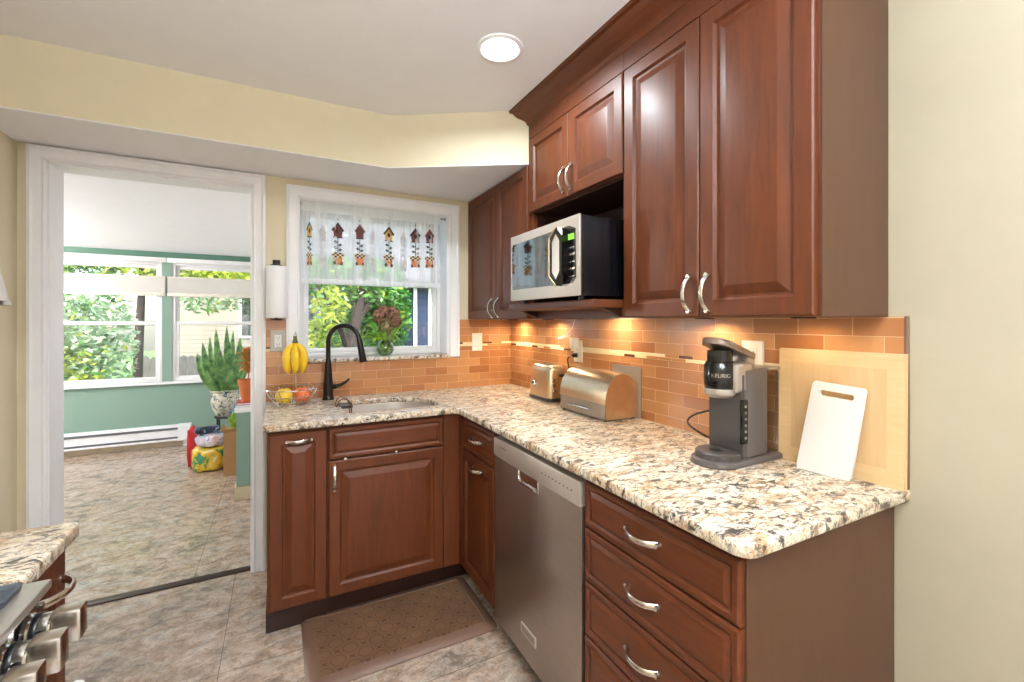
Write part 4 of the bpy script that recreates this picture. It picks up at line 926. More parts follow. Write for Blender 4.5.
mb.rings([O0, O1, I1, I0], True, True); hdl = mb.build('door_handle', 'blackg', mw, ang=20)
mb = MB(); mb.prism([(y, z) for y, z in hi], 'X', hx0 - .026, hx0 - .0045); labelpart(mb.build('handle_inset', 'strip', hdl), 'grey inset')
mb = MB(); q = [hp[3], hp[4], hp[5], hp[0]]; q2 = [(y + (.006 if 0 < i < 3 else 0), z) for i, (y, z) in enumerate(q)]
mb.tube([(hx0 - .026, y + .002, z) for y, z in q], .005, 8); labelpart(mb.build('handle_edge', 'champ', hdl), 'bright steel edge')
mb = MB()
for x in (mx0 + .04, mx1 - .04):
    for y in (my0 + .05, my1 - .05): mb = MB(); mb.cyl((x, y, 1.432), (x, y, mz0 + .001), .014, 14); mb.build('foot', 'black', mw)

# ================================================================== FLOOR MAT
mt = thing('floor_mat', 'brown cushioned kitchen mat with trellis pattern on the floor before the sink', 'floor mat', (.47, 1.99, 0))
def mring(d, z): return rrect(.088 + d, .860 - d, 1.765 + d, 2.225 - d, max(.006, .03 - d * .5), z)
mb = MB(); mb.rings([mring(0, 0), mring(.0, .004), mring(.012, .013), mring(.046, .019), mring(.049, .0165)]); mb.build('border', 'matb', mt)
mb = MB(); mb.rings([mring(.049, .0160), mring(.050, .0178)]); mb.build('patterned_top', 'mat', mt)

# ================================================================== CURTAIN
cr_ = MB(); cr_.cyl((WX0 + .001, 2.806, 2.022), (WX1 - .001, 2.806, 2.022), .006, 12)
for x in (WX0 + .001, WX1 - .009): cr_.cyl((x, 2.806, 2.022), (x + .008, 2.806, 2.022), .011, 14)
tag(origin(cr_.build('curtain_rod', 'nickel'), (.54, 2.806, 2.022)), 'thin metal tension rod across the top of the kitchen window', 'curtain rod')
va = thing('valance', 'sheer white lace valance with embroidered birdhouses and flower pots across the window', 'curtain', (.54, 2.81, 2.02))
def cy_(x, z):
    k = .35 + .65 * min(1, max(0, (2.022 - z) / .25))
    return 2.806 + k * (.010 * math.sin(x * 62) + .006 * math.sin(x * 31 + 1.0) + .003 * math.sin(x * 143))
nx, nz = 150, 14; V = []; F = []
vx0, vx1, vz0, vz1 = .112, .935, 1.566, 2.046
for j in range(nz + 1):
    z = vz1 + (vz0 - vz1) * j / nz
    for i in range(nx + 1):
        x = vx0 + (vx1 - vx0) * i / nx
        yy = cy_(x, z) - .0075 if z < 2.03 else 2.798 + .003 * math.sin(x * 90)
        zz = z + (.006 * abs(math.sin(x * 75)) if j == nz else 0)
        V.append((x, yy, zz) if 2.01 > z or z > 2.034 else (x, 2.7985, z))
for j in range(nz):
    for i in range(nx): a = j * (nx + 1) + i; F.append((a, a + 1, a + nx + 2, a + nx + 1))
me = bpy.data.meshes.new('cloth'); me.from_pydata([tuple(Vector(v) - Vector(va.location)) for v in V], [], F); me.materials.append(M['sheer'])
me.polygons.foreach_set('use_smooth', [True] * len(me.polygons)); o = bpy.data.objects.new('cloth', me); COL.objects.link(o); o.parent = va
THR = [paint('thread_' + n, c, .8, var=.15, scale=60) for n, c in (('maroon', (112, 66, 62)), ('gold', (200, 166, 92)), ('dark_green', (70, 84, 70)), ('black', (54, 44, 44)), ('cream', (228, 212, 180)), ('orange', (204, 130, 88)), ('pale', (206, 206, 208)))]
def motif(x, zt, body, roof, w=1.0, faded=False, parent=va):
    mb = MB()
    def pl(pts, mi, d=0):
        mb.mi = mi; mb.face([(x + a * w * 1.12, cy_(x + a * w * 1.12, zt + b * 1.22) - .0105 - d, zt + b * 1.22) for a, b in pts])
    if faded: body = roof = 6
    f = (lambda m: 6) if faded else (lambda m: m)
    pl([(-.003, 0), (0, -.008), (.003, 0), (0, .008)], f(3))
    pl([(-.024, -.050), (-.020, -.085), (.020, -.085), (.024, -.050), (0, -.022)], body)
    pl([(-.032, -.052), (0, -.014), (.032, -.052), (.026, -.060), (0, -.028), (-.026, -.060)], roof, .0008)
    pl([(-.008, -.062), (0, -.072), (.008, -.062), (.007, -.052), (0, -.047), (-.007, -.052)], f(3), .0008)
    pl([(-.024, -.085), (.024, -.085), (.024, -.090), (-.024, -.090)], f(3), .0006)
    pl([(-.002, -.090), (.002, -.090), (.002, -.160), (-.002, -.160)], f(2))
    for s, zz in ((-1, -.112), (1, -.124), (-1, -.140), (1, -.148)): pl([(0, zz), (s * .012, zz + .010), (s * .022, zz + .004), (s * .012, zz - .006)], f(2))
    for i in range(5):
        for j in range(3): pl([(-.030 + i * .012, -.160 - j * .008), (-.018 + i * .012, -.160 - j * .008), (-.018 + i * .012, -.168 - j * .008), (-.030 + i * .012, -.168 - j * .008)], f(3 if (i + j) % 2 else 4))
    pl([(-.024, -.184), (.024, -.184), (.016, -.218), (-.016, -.218)], f(5))
    pl([(-.010, -.196), (0, -.204), (.010, -.196), (0, -.188)], f(1), .0008)
    pl([(-.026, -.206), (-.012, -.200), (-.010, -.216), (-.022, -.222)], f(2), .0009); pl([(.010, -.216), (.022, -.222), (.026, -.206), (.014, -.200)], f(0), .0009)
    o = mb.build('embroidery', THR, parent, recalc=False); return o
for px, zt, b_, r_, w_, fd in ((.155, 1.94, 1, 2, .45, False), (.225, 1.93, 6, 6, .6, True), (.307, 1.95, 0, 3, 1, False), (.432, 1.955, 0, 0, .85, False), (.505, 1.93, 6, 6, .5, True), (.603, 1.955, 1, 3, 1, False), (.69, 1.93, 6, 6, .6, True), (.768, 1.96, 0, 3, 1, False), (.862, 1.965, 0, 0, .8, False)):
    motif(px, zt, b_, r_, w_, fd)

# ================================================================== VASE ON THE LEDGE
def blade(mb, base, tip, width, bend, n=6, fold=.25, side=None):
    base, tip = Vector(base), Vector(tip); ax = tip - base; up = Vector((0, 0, 1)); sd = Vector(side) if side else ax.cross(up)
    if sd.length < 1e-4: sd = Vector((1, 0, 0))
    sd.normalize(); rows = []
    for i in range(n + 1):
        t = i / n; c = base + ax * t + Vector(bend) * math.sin(t * math.pi); ww = width * (math.sin(math.pi * min(1, .12 + .88 * t)) ** .7 if t < 1 else 0)
        nr = sd.cross(ax).normalized()
        rows.append([mb.bm.verts.new(c - sd * ww / 2 + nr * ww * fold), mb.bm.verts.new(c), mb.bm.verts.new(c + sd * ww / 2 + nr * ww * fold)])
    for A, B in zip(rows, rows[1:]):
        for k in range(2):
            f = mb.bm.faces.new((A[k], A[k + 1], B[k + 1], B[k])); f.material_index = mb.mi
vs_ = thing('flower_vase', 'round glass vase of pothos leaves and dried hydrangeas on the window ledge', 'vase', (.585, 2.82, WZ0 + .003))
vc = Vector((.585, 2.82, WZ0 + .003)); vz = vc.z
mb = MB(); mb.lathe([(.022, 0), (.040, .010), (.052, .035), (.052, .058), (.040, .082), (.026, .094), (.027, .102), (.025, .102), (.023, .094), (.037, .080), (.048, .057), (.048, .036), (.037, .014), (.001, .006)], vc, 28); mb.build('vase', 'bowlg', vs_)
mb = MB()
rnd = random.Random(3)
for i in range(10):
    a = rnd.uniform(0, 6.28); q = rnd.uniform(.01, .03); blade(mb, vc + Vector((0, 0, .02)), vc + Vector((q * math.cos(a), q * math.sin(a), rnd.uniform(.05, .085))), .022, (0, 0, 0))
for dx_, dy_, dz_, w_ in ((-.13, -.03, .13, .05), (-.115, .01, .20, .05), (-.085, -.05, .08, .045), (.10, .0, .19, .05), (.075, -.05, .10, .04), (-.04, -.06, .14, .045), (.15, .01, .22, .045), (-.165, -.01, .10, .05)):
    blade(mb, vc + Vector((dx_ * .30, dy_ * .3, .095)), vc + Vector((dx_, dy_, dz_)), w_, (0, 0, .02))
    mb.tube([vc + Vector((0, 0, .08)), vc + Vector((dx_ * .15, dy_ * .15, .12)), vc + Vector((dx_ * .32, dy_ * .3, .098))], .002, 5)
mb.build('leaves', 'pothos', vs_)
def puff(mb, c, r, n, size, rnd):
    for i in range(n):
        d = Vector((rnd.gauss(0, 1), rnd.gauss(0, 1), rnd.gauss(0, 1))).normalized(); p = Vector(c) + d * r * rnd.uniform(.75, 1.0)
        u = d.orthogonal().normalized(); u.rotate(Matrix.Rotation(rnd.uniform(0, 6.28), 3, d)); v = d.cross(u)
        q = [p + u * size, p + v * size * .8 + d * size * .3, p - u * size, p - v * size * .8 + d * size * .3]
        f = mb.bm.faces.new([mb.bm.verts.new(x) for x in q]); f.material_index = mb.mi
for c, r, m in (((-.035, 0, .245), .050, 'dried'), ((.045, .0, .262), .046, 'dried'), ((.0, -.01, .180), .045, 'dried2'), ((-.005, .01, .275), .040, 'dried'), ((.062, -.01, .215), .040, 'dried')):
    mb = MB(); puff(mb, vc + Vector(c), r, 170, .010, rnd); mb.tube([vc + Vector((0, 0, .03)), vc + Vector((c[0] * .3, 0, .11)), vc + Vector(c)], .002, 5); mb.build('dried_flower', m, vs_, recalc=False)

# ================================================================== LEFT RUN: counter, cabinet, range
lb = thing('base_cabinet', 'cherry base cabinet at the left edge between the range and the doorway', 'cabinet', (-.7, 1.17, 0))
T = left_front(-.424, 0)
mb = MB(); mb.box(XL + .002, -.424, 1.044, 1.296, TK, .883); mb.build('body', 'cherry', lb)
mb = MB(); mb.box(XL + .002, -.49, 1.044, 1.296, 0, TK); mb.build('toe_kick', 'dwood', lb)
d = front(T, 1.050, 1.292, .112, .866, PANEL, 'door', 'cherry', lb); pull(T, 1.215, .812, False, .105, .018, d)
mb = slab([[(XL + .001, 1.042), (-.400, 1.042), (-.388, 1.048), (-.384, 1.060), (-.384, 1.292), (-.388, 1.304), (-.400, 1.310), (XL + .001, 1.310)]], .884, CT, .006)
tag(mb.build('countertop', 'granite'), 'short granite worktop at the left edge beside the range', 'countertop')
rg = thing('range', 'stainless steel cooking range at the lower left edge with chrome knobs', 'range', (-.69, .66, 0))
ry0, ry1 = .275, 1.038
mb = MB(); mb.box(XL + .004, -.395, ry0, ry1, .03, .79); mb.box(XL + .004, -.395, ry0, ry1, .79, .905); mb.build('body', 'steel', rg)
mb = MB(); mb.box(XL + .004, -.342, ry0, ry1, .898, .914, .004); mb.build('cooktop', 'cooktop', rg)
mb = MB(); mb.rings([[(-.395, y, .79), (-.352, y, .79), (-.366, y, .897), (-.395, y, .897)] for y in (ry0, ry1)]); mb.build('control_panel', 'nickel', rg)
mb = MB(); mb.box(-.395, -.352, ry0 + .005, ry1 - .005, .16, .775, .006); od = mb.build('oven_door', 'steel', rg)
mb = MB(); mb.cyl((-.30, ry0 + .05, .735), (-.30, ry1 - .05, .735), .012, 14)
for y in (ry0 + .08, ry1 - .08): mb.cyl((-.353, y, .735), (-.30, y, .735), .009, 10)
mb.build('handle', 'chrome', od)
mb = MB(); mb.box(-.395, -.36, ry0 + .005, ry1 - .005, .035, .15, .006); mb.build('storage_drawer', 'steel', rg)
def knob(y, z):
    x = -.3585
    mb = MB(); mb.lathe([(.027, 0), (.027, .006), (.024, .009), (.0235, .030), (.021, .033), (.001, .033)], (x, y, z), 28, mtx=Matrix.Rotation(R(90), 4, 'Y')); k = mb.build('knob', 'chrome', rg)
    mb = MB(); mb.lathe([(.0245, .009), (.0252, .010), (.0252, .017), (.0245, .018)], (x, y, z), 28, close=False, mtx=Matrix.Rotation(R(90), 4, 'Y')); labelpart(mb.build('grip_ring', 'black', k), 'black rubber ring')
    mb = MB(); mb.box(x + .031, x + .070, y - .016, y + .016, z - .027, z + .027, .005); mb.build('grip', 'nickel', k)
for y in (.995, .920, .845, .55, .48, .41, .34): knob(y, .852)
mb = MB(); mb.rings([rrect(-.62, -.372, .955, 1.020, .008, CT), rrect(-.622, -.370, .953, 1.022, .010, CT + .010), rrect(-.616, -.376, .959, 1.016, .008, CT + .010), rrect(-.614, -.378, .961, 1.014, .008, CT + .005)])
tag(origin(mb.build('spoon_rest', 'rest'), (-.49, .99, CT)), 'dark slate blue flat rest lying on the range top beside the granite', 'spoon rest')
mb = MB()
P = []
for x, z in ((-.318, .50), (-.316, .70), (-.315, .735), (-.308, .748), (-.300, .7505), (-.292, .748), (-.285, .735), (-.283, .60), (-.284, .46)): P.append((x, z))
Q = [(x + (.003 if x < -.300 else -.003 if x > -.300 else 0), z - (.0025 if .74 < z else 0)) for x, z in P]
L = []
for i in range(13):
    y = .80 + .20 * i / 12; dx_ = .003 * math.sin(i * 1.4)
    L.append([(x + dx_ * (1 if z < .70 else 0), y, z) for x, z in P] + [(x + dx_ * (1 if z < .70 else 0), y, z) for x, z in Q[::-1]])
mb.rings(L); tag(origin(mb.build('hand_towel', 'towel'), (-.30, .9, .75)), 'white towel hanging over the oven door handle', 'towel')
# wall lamp on the left wall
wl = thing('wall_sconce', 'white flared shade on a dark bracket, cut off at the left edge beside the doorway', 'wall lamp', (XL, 2.365, 1.60))
wx, wy = XL + .072, 2.365
mb = MB(); mb.box(XL, XL + .012, wy - .045, wy + .045, 1.60, 1.80, .004); mb.tube([(XL + .01, wy, 1.70), (XL + .05, wy, 1.71), (wx, wy, 1.67), (wx, wy, 1.575)], .010, 8); mb.lathe([(.018, 1.572), (.026, 1.578), (.024, 1.60), (.012, 1.61)], (wx, wy, 0), 20); mb.build('bracket', 'iron', wl)
mb = MB(); mb.lathe([(.020, 1.582), (.030, 1.576), (.046, 1.50), (.062, 1.415), (.059, 1.415), (.043, 1.50), (.026, 1.574), (.018, 1.578)], (wx, wy, 0), 24, close=False); mb.build('shade', 'whitep', wl)
mb = MB(); mb.lathe([(.0605, 1.428), (.0645, 1.428), (.0665, 1.412), (.060, 1.412)], (wx, wy, 0), 24, close=False); labelpart(mb.build('shade_rim', 'nickel', wl), 'metal rim')

# ================================================================== SUNROOM THINGS
ht = thing('baseboard_heater', 'long white baseboard heater under the sunroom windows', 'heater', (-1.6, 5.95, 0))
mb = MB(); mb.prism([(5.987, .07), (5.925, .07), (5.925, .082), (5.935, .098), (5.935, .20), (5.945, .225), (5.987, .235)], 'X', -3.0, -.852); mb.build('cover', 'heat', ht)
for z0, z1 in ((.186, .208), (.088, .110)): mb = MB(); mb.box(-3.0, -.96, 5.930, 5.94, z0, z1); labelpart(mb.build('vent_slot', 'hslot', ht), 'dark grey vent slot')
mb = MB(); mb.prism([(5.9865, .065), (5.921, .065), (5.921, .086), (5.929, .100), (5.929, .204), (5.94, .23), (5.9865, .24)], 'X', -.965, -.848); mb.build('end_cap', 'heat', ht)
for x in (-2.9, -2.0, -.9): mb = MB(); mb.box(x - .02, x + .02, 5.95, 5.98, 0, .071); mb.build('foot', 'heat', ht)
def shade(x0, x1, label):
    o = thing('cellular_shade', label, 'window shade', ((x0 + x1) / 2, 5.975, 1.98))
    mb = MB(); mb.box(x0, x1, 5.957, 5.996, 1.985, 2.035, .004); mb.build('headrail', 'vinyl', o)
    mb = MB(); n = 7; L = []
    for i in range(n * 2 + 1):
        z = 1.825 - i * (1.825 - 1.655) / (2 * n); d_ = .009 if i % 2 else .0065
        L.append((z, d_))
    P = [(5.975 - d_, z) for z, d_ in L] + [(5.975 + d_, z) for z, d_ in L[::-1]]
    mb.prism(P, 'X', x0 + .006, x1 - .006); mb.build('fabric', 'shade', o, ang=60)
    mb = MB(); mb.box(x0 + .004, x1 - .004, 5.962, 5.988, 1.822, 1.834, .002); mb.build('top_rail', 'plate', o); mb = MB(); mb.box(x0 + .004, x1 - .004, 5.960, 5.990, 1.622, 1.656, .003); mb.build('bottom_rail', 'plate', o)
    for x in (x0 + .15, x1 - .15): mb = MB(); mb.cyl((x, 5.975, 1.833), (x, 5.975, 1.986), .0012, 6); mb.build('cord', 'whitep', o)
shade(-2.01, -1.075, 'white cellular shade half drawn across the left sunroom window')
shade(-1.067, -.115, 'white cellular shade half drawn across the right sunroom window')
# snake plant in ceramic pot on a stand
st_ = thing('plant_stand', 'black iron plant stand under the ceramic pot in the sunroom', 'plant stand', (-.47, 5.3, 0))
mb = MB(); mb.tube([(-.47 + .095 * math.cos(i * .3927), 5.3 + .095 * math.sin(i * .3927), .398) for i in range(16)], .008, 8, True); mb.tube([(-.47 + .08 * math.cos(i * .3927), 5.3 + .08 * math.sin(i * .3927), .15) for i in range(16)], .006, 8, True)
mb.box(-.56, -.38, 5.29, 5.31, .392, .405); mb.box(-.48, -.46, 5.21, 5.39, .392, .405); mb.build('top_ring', 'iron', st_)
for i in range(4):
    a = .785 + i * 1.5708; mb = MB(); mb.tube([(-.47 + .095 * math.cos(a), 5.3 + .095 * math.sin(a), .40), (-.47 + .08 * math.cos(a), 5.3 + .08 * math.sin(a), .15), (-.47 + .11 * math.cos(a), 5.3 + .11 * math.sin(a), 0)], .009, 8); mb.build('leg', 'iron', st_)
sp_ = thing('snake_plant', 'tall snake plant in a patterned ceramic pot on a stand by the sunroom window', 'potted plant', (-.47, 5.3, .406))
c = Vector((-.47, 5.3, .406))
mb = MB(); mb.lathe([(.075, 0), (.085, .01), (.118, .08), (.132, .15), (.128, .21), (.120, .235), (.136, .250), (.138, .262), (.128, .264), (.112, .24), (.112, .225)], c, 32); mb.build('pot', 'ceramic', sp_)
mb = MB(); mb.lathe([(.111, .226), (.06, .232), (.001, .234)], c, 20); mb.build('soil', 'soil', sp_)
mb = MB(); rnd = random.Random(11)
for dx_, dy_, h in ((-.24, 0, .40), (-.12, -.04, .30), (-.09, .03, .64), (-.02, -.05, .36), (.03, .02, .50), (.09, -.03, .40), (.14, .02, .46), (-.16, -.06, .24), (.04, -.07, .28), (-.09, .06, .46), (.17, -.05, .34), (-.03, .0, .22), (.06, .05, .62), (.11, .05, .30), (-.20, .04, .50), (-.14, .05, .56), (-.05, -.06, .46), (.0, .06, .66), (.12, .04, .56), (.20, .03, .42), (-.22, -.03, .32)):
    b = c + Vector((dx_ * .35, dy_ * .5, .225)); blade(mb, b, c + Vector((dx_, dy_, .24 + h)), .064, (dx_ * .12, 0, 0), 8, .2, side=(1, rnd.uniform(-.5, .5), 0))
mb.build('leaves', 'snake', sp_, recalc=False)
# books, terracotta pot with croton on the half wall
for z0, m, lab, d_ in ((.700, 'whitep', 'thin white book at the bottom of the stack on the half wall', 0), (.7155, 'red', 'thin red book on top of the white one on the half wall', .006)):
    o = thing('book', lab, 'book', (-.17, 4.06, z0)); mb = MB()
    mb.box(-.292 + d_, -.06, 3.950 + d_, 4.15, z0, z0 + .002); mb.box(-.292 + d_, -.06, 3.950 + d_, 4.15, z0 + .013, z0 + .015); mb.box(-.292 + d_, -.289 + d_, 3.950 + d_, 4.15, z0, z0 + .015); mb.build('cover', m, o)
    mb = MB(); mb.box(-.2885 + d_, -.064, 3.953 + d_, 4.147, z0 + .0022, z0 + .0128); mb.build('pages', 'paper', o)
cp_ = thing('croton', 'orange leaved croton in a terracotta pot on books on the half wall', 'potted plant', (-.212, 4.03, .731))
c = Vector((-.212, 4.03, .731))
mb = MB(); mb.lathe([(.045, 0), (.062, .13), (.070, .13), (.072, .17), (.064, .17), (.058, .145), (.001, .145)], c, 24); mb.build('pot', 'terra', cp_)
mb = MB(); rnd = random.Random(5)
for i in range(30):
    a = rnd.uniform(0, 6.28); h = rnd.uniform(.15, .36); q = rnd.uniform(.05, .12)
    b = c + Vector((.012 * math.cos(a), .012 * math.sin(a), .13 + h * .55)); blade(mb, b, c + Vector((q * math.cos(a), q * math.sin(a), .08 + h * .95)), .06, (0, 0, .035), 5)
mb.tube([c + Vector((0, 0, .14)), c + Vector((.005, 0, .25)), c + Vector((-.004, 0, .36))], .005, 6); mb.build('leaves', 'croton', cp_, recalc=False)
# cardboard box
bxo = thing('cardboard_box', 'tall brown cardboard box beside the half wall in the sunroom', 'box', (-.36, 4.72, 0))
mb = MB(); mb.box(-.428, -.300, 4.60, 4.84, 0, .38); mb.build('carton', 'card', bxo)
mb = MB(); mb.prism([(-.428, .38), (-.430, .382), (-.452, .41), (-.450, .412), (-.424, .384)], 'Y', 4.60, 4.84); mb.prism([(4.60, .38), (4.604, .384), (4.58, .414), (4.578, .412)], 'X', -.426, -.302); mb.build('flap', 'card', bxo)
# bags
def lump(name, c, sz, mat, label, cat, seed, rz=0, par=None, bump=.10):
    rnd = random.Random(seed); mb = MB(); q = bmesh.ops.create_icosphere(mb.bm, subdivisions=4, radius=1)
    ph = [rnd.uniform(0, 6) for _ in range(6)]
    for v in mb.bm.verts:
        p = v.co.copy(); s = lambda t: math.copysign(abs(t) ** .55, t)
        d = 1 + bump * (math.sin(p.x * 5 + ph[0]) * math.sin(p.y * 4 + ph[1]) + .6 * math.sin(p.z * 7 + ph[2]) * math.sin(p.x * 8 + ph[3]))
        x, y, z = s(p.x) * sz[0] * d, s(p.y) * sz[1] * d, s(p.z) * sz[2] * d
        z = max(z, -sz[2] * .96); v.co = Vector((x, y, z + sz[2] * .96))
    o = mb.build(name, mat, local=True, ang=60); o.location = c; o.rotation_euler = (0, 0, rz)
    return tag(o, label, cat)
lump('soil_bag', (-.575, 4.92, 0), (.125, .13, .105), 'bag1', 'plump blue and yellow printed bag on the sunroom floor', 'bag', 1, .2)
lump('printed_bag', (-.560, 4.96, .204), (.105, .10, .062), 'bag2', 'pale blue printed bag lying on top of the yellow bag', 'bag', 2, -.3)
lump('rolled_cloth', (-.585, 4.93, .324), (.095, .045, .034), 'bag3', 'dark striped rolled cloth on top of the bags', 'cloth', 3, .3, bump=.05)
lump('red_cloth', (-.715, 5.06, 0), (.04, .04, .185), 'red', 'red bundle standing beside the printed bags near the heater', 'cloth', 4, .1)
lump('blue_bag', (-.365, 5.06, 0), (.045, .06, .27), 'blue', 'tall blue bag standing behind the cardboard box', 'bag', 6, .1)
mb = MB(); rnd = random.Random(8)
for i in range(9):
    a = rnd.uniform(0, 6.28); blade(mb, (-.36 + .01 * math.cos(a), 4.72 + .02 * math.sin(a), .381), (-.36 + .055 * math.cos(a), 4.72 + .09 * math.sin(a), .38 + rnd.uniform(.08, .16)), .06, (0, 0, .02), 5)
tag(origin(mb.build('leafy_seedling', 'pothos', recalc=False), (-.36, 4.72, .381)), 'yellow green leafy sprigs standing on the cardboard box', 'plant')

# ================================================================== OUTSIDE
GZ = -.75
mb = MB(); mb.box(-30, 30, 6.2, 40, GZ - .2, GZ); mb.box(.07, 30, 2.95, 6.2, GZ - .2, GZ); struct(mb, 'ground', 'grass', 'lawn outside the windows', 'ground')
def leaf_mesh(name, blobs, n, size, mats, seed, parent, flat=False):
    rnd = random.Random(seed); V = []; F = []; I = []
    tot = sum(b[1][0] * b[1][1] * b[1][2] for b in blobs); off = wloc(parent)
    for c, s, mi in blobs:
        k = int(n * s[0] * s[1] * s[2] / tot)
        for _ in range(k):
            d = Vector((rnd.gauss(0, 1), rnd.gauss(0, 1), rnd.gauss(0, 1))).normalized() * (rnd.random() ** .4)
            p = Vector(c) + Vector((d.x * s[0], d.y * s[1], d.z * s[2])) - off
            u = Vector((rnd.gauss(0, 1), rnd.gauss(0, 1), rnd.gauss(0, .6))).normalized(); v = u.orthogonal().normalized(); v.rotate(Matrix.Rotation(rnd.uniform(0, 6.28), 3, u))
            z = size * rnd.uniform(.6, 1.3); b = len(V)
            V += [p - u * z, p + v * z * .45, p + u * z, p - v * z * .45]; F.append((b, b + 1, b + 2, b + 3)); I.append(mi if rnd.random() < .8 else rnd.randrange(len(mats)))
    me = bpy.data.meshes.new(name); me.from_pydata([tuple(p) for p in V], [], F)
    for m in mats: me.materials.append(M[m])
    me.polygons.foreach_set('material_index', I); me.update()
    o = bpy.data.objects.new(name, me); COL.objects.link(o); o.parent = parent; return o
def tree(name, label, x, y, trunk, blobs, n, size, mats, seed, branches=(), cat='tree'):
    o = thing(name, label, cat, (x, y, GZ))
    mb = MB(); mb.tube([p for p, r in trunk], [r for p, r in trunk], 10)
    for br in branches: mb.tube([p for p, r in br], [r for p, r in br], 8)
    mb.build('trunk', 'bark', o); leaf_mesh('crown', blobs, n, size, mats, seed, o); return o
# tree in the kitchen window
tree('leafy_tree', 'green leafy tree with forked trunk just outside the kitchen window', .86, 6.6,
     [((.80, 6.6, GZ), .13), ((.84, 6.6, .4), .10), ((.90, 6.6, 1.05), .08), ((1.02, 6.6, 1.6), .065), ((1.1, 6.6, 2.3), .05)],
     [((.75, 6.9, 1.95), (.55, .5, .35), 0), ((1.25, 6.8, 1.9), (.48, .5, .40), 0), ((1.35, 7.0, 1.70), (.42, .5, .4), 0), ((.62, 6.5, 1.55), (.25, .3, .30), 1), ((1.42, 6.9, 1.40), (.36, .4, .28), 0), ((1.45, 7.2, 1.20), (.34, .4, .35), 0), ((1.2, 7.3, 1.35), (.5, .3, .30), 0), ((.55, 7.0, 1.25), (.22, .3, .22), 1), ((1.64, 7.0, 1.5), (.22, .4, .5), 0), ((1.60, 7.1, 1.05), (.22, .3, .3), 3)],
     9000, .050, ['lf1', 'lf2', 'lf3', 'lf4'], 21,
     [[((.88, 6.6, .95), .06), ((.74, 6.55, 1.30), .045), ((.60, 6.5, 1.60), .03), ((.45, 6.5, 1.85), .015)], [((.98, 6.6, 1.4), .05), ((1.3, 6.6, 1.75), .03), ((1.6, 6.7, 2.0), .015)]])
def bush(label, x, y, blobs, n, size, mats, seed, name='bush'):
    o = thing(name, label, 'bush', (x, y, GZ)); mb = MB()
    for i in range(5):
        a = i * 1.25; mb.tube([(x, y, GZ), (x + .15 * math.cos(a), y + .15 * math.sin(a), GZ + .6), (x + .35 * math.cos(a), y + .3 * math.sin(a), GZ + 1.3)], [.03, .02, .008], 6)
    mb.build('stems', 'bark', o); leaf_mesh('foliage', blobs, n, size, mats, seed, o)
bush('low green bush behind the vase beyond the kitchen window', 1.45, 8.2, [((1.3, 8.2, .55), (.9, .5, .75), 0), ((1.65, 8.3, .40), (.5, .4, .6), 3), ((.65, 8.2, .7), (.45, .4, .75), 1)], 5000, .055, ['lf1', 'lf2', 'lf3', 'lf4'], 22)
bush('pale green bush outside the left sunroom window', -3.0, 9.2, [((-3.3, 9.2, .6), (.8, .5, 1.3), 2), ((-2.6, 9.4, .9), (.55, .5, 1.3), 2), ((-3.9, 9.4, 1.2), (.7, .5, 1.5), 0), ((-2.9, 9.0, .3), (.6, .4, .7), 1)], 9000, .06, ['lf1', 'lf2', 'lf3', 'lf4'], 23)
tree('yellow_tree', 'tree with yellow green leaves beyond the sunroom windows', -1.9, 11.0, [((-2.45, 11.0, GZ), .09), ((-2.4, 11.0, 1.0), .075), ((-2.3, 11, 3.2), .05)],
     [((-1.9, 10.8, 2.6), (1.3, .8, .7), 1), ((-.7, 10.6, 2.4), (1.0, .7, .5), 1), ((-3.2, 10.8, 2.9), (1.0, .8, .7), 0), ((-1.3, 10.9, 1.75), (.7, .5, .25), 2), ((-1.9, 10.9, 3.6), (1.6, .8, .7), 0)], 8000, .075, ['lf1', 'lf2', 'lf3', 'lf4'], 24)
tree('backdrop_tree', 'large dark green tree far behind the left sunroom window', -6.4, 15.0, [((-6.4, 15, GZ), .25), ((-6.4, 15, 3), .18)], [((-6.4, 15, 3.0), (3.0, 1.2, 3.0), 3), ((-8.9, 14.5, 2.0), (2, 1, 2.5), 0), ((-4.6, 14.2, 1.0), (1.1, .8, 2.0), 0)], 8000, .13, ['lf1', 'lf2', 'lf3', 'lf4'], 25)
tree('backdrop_tree', 'large green tree far behind the kitchen window', 3.6, 13.6, [((3.6, 13.6, GZ), .25), ((3.6, 13.6, 3), .18)], [((3.0, 13.6, 1.2), (2.0, 1.0, 1.6), 3), ((5.4, 13.6, 1.6), (2.0, 1.0, 2.0), 0), ((1.6, 13.6, .8), (.8, .7, 1.4), 0)], 9000, .12, ['lf1', 'lf2', 'lf3', 'lf4'], 26)
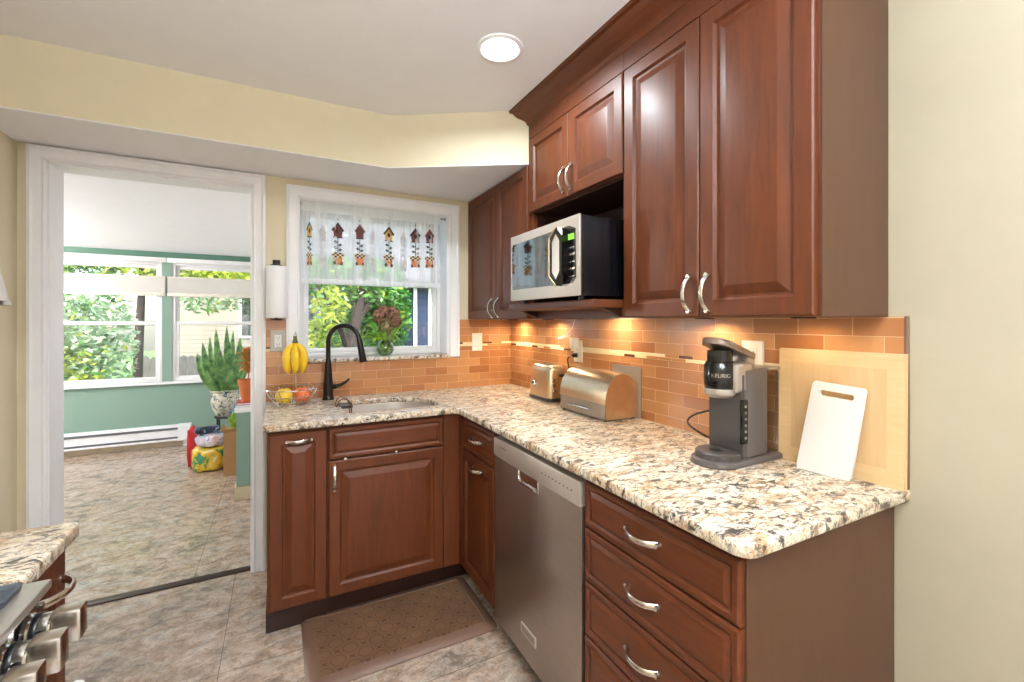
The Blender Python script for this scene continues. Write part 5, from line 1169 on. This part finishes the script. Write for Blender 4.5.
# neighbour house with cream siding
h1 = thing('neighbour_house', 'cream sided house beyond the fence outside the right sunroom window', 'house', (-.2, 16, GZ))
mb = MB(); mb.box(-2.7, .4, 14.0, 19.0, GZ, 2.6); mb.build('wall', 'sid', h1)
mb = MB(); mb.prism([(13.6, 2.6), (19.4, 2.6), (16.5, 4.4)], 'X', -3.0, .6); mb.build('roof', 'roof', h1)
mb = MB(); mb.box(-.95, -.1, 13.96, 14.0, .9, 2.1); wf = mb.build('window', 'vinyl', h1); mb = MB(); mb.box(-.88, -.17, 13.95, 13.965, .97, 2.03); mb.build('pane', 'mwglass', wf)
fe = thing('picket_fence', 'grey weathered board fence in front of the cream house', 'fence', (-1.5, 12.2, GZ))
mb = MB(); x = -2.75
rnd = random.Random(2)
while x < .3:
    h = .60 + rnd.uniform(-.02, .02); mb.prism([(x, GZ), (x + .125, GZ), (x + .125, h - .05), (x + .0625, h), (x, h - .05)], 'Y', 12.2, 12.222); x += .135
mb.build('boards', 'fence', fe); mb = MB(); mb.box(-2.75, .4, 12.222, 12.26, -.4, -.31); mb.box(-2.75, .4, 12.222, 12.26, .3, .39); mb.build('rail', 'fence', fe)
h2 = thing('neighbour_house', 'blue house with white corner boards at the right side of the kitchen window', 'house', (4.0, 9.5, GZ))
mb = MB(); mb.box(2.50, 5.5, 9.0, 11.0, GZ, 2.05); mb.build('wall', 'sidb', h2)
mb = MB(); mb.box(2.44, 2.50, 8.97, 9.03, GZ, 2.05); mb.box(2.74, 2.95, 8.96, 9.0, GZ, 2.05); mb.build('corner_board', 'vinyl', h2)
mb = MB(); mb.box(2.2, 5.8, 8.7, 11.2, 2.05, 2.2); mb.prism([(8.7, 2.2), (11.2, 2.2), (10, 3.0)], 'X', 2.2, 5.8); mb.build('roof', 'roof', h2)
h3 = thing('neighbour_house', 'grey sided house high behind the lace valance of the kitchen window', 'house', (1.5, 15, GZ))
mb = MB(); mb.box(1.0, 8.0, 16.0, 19.0, GZ, 6.0); mb.build('wall', 'sidg', h3); mb = MB(); mb.prism([(15.6, 6.0), (19.4, 6.0), (17.5, 7.6)], 'X', .8, 8.3); mb.build('roof', 'roof', h3)
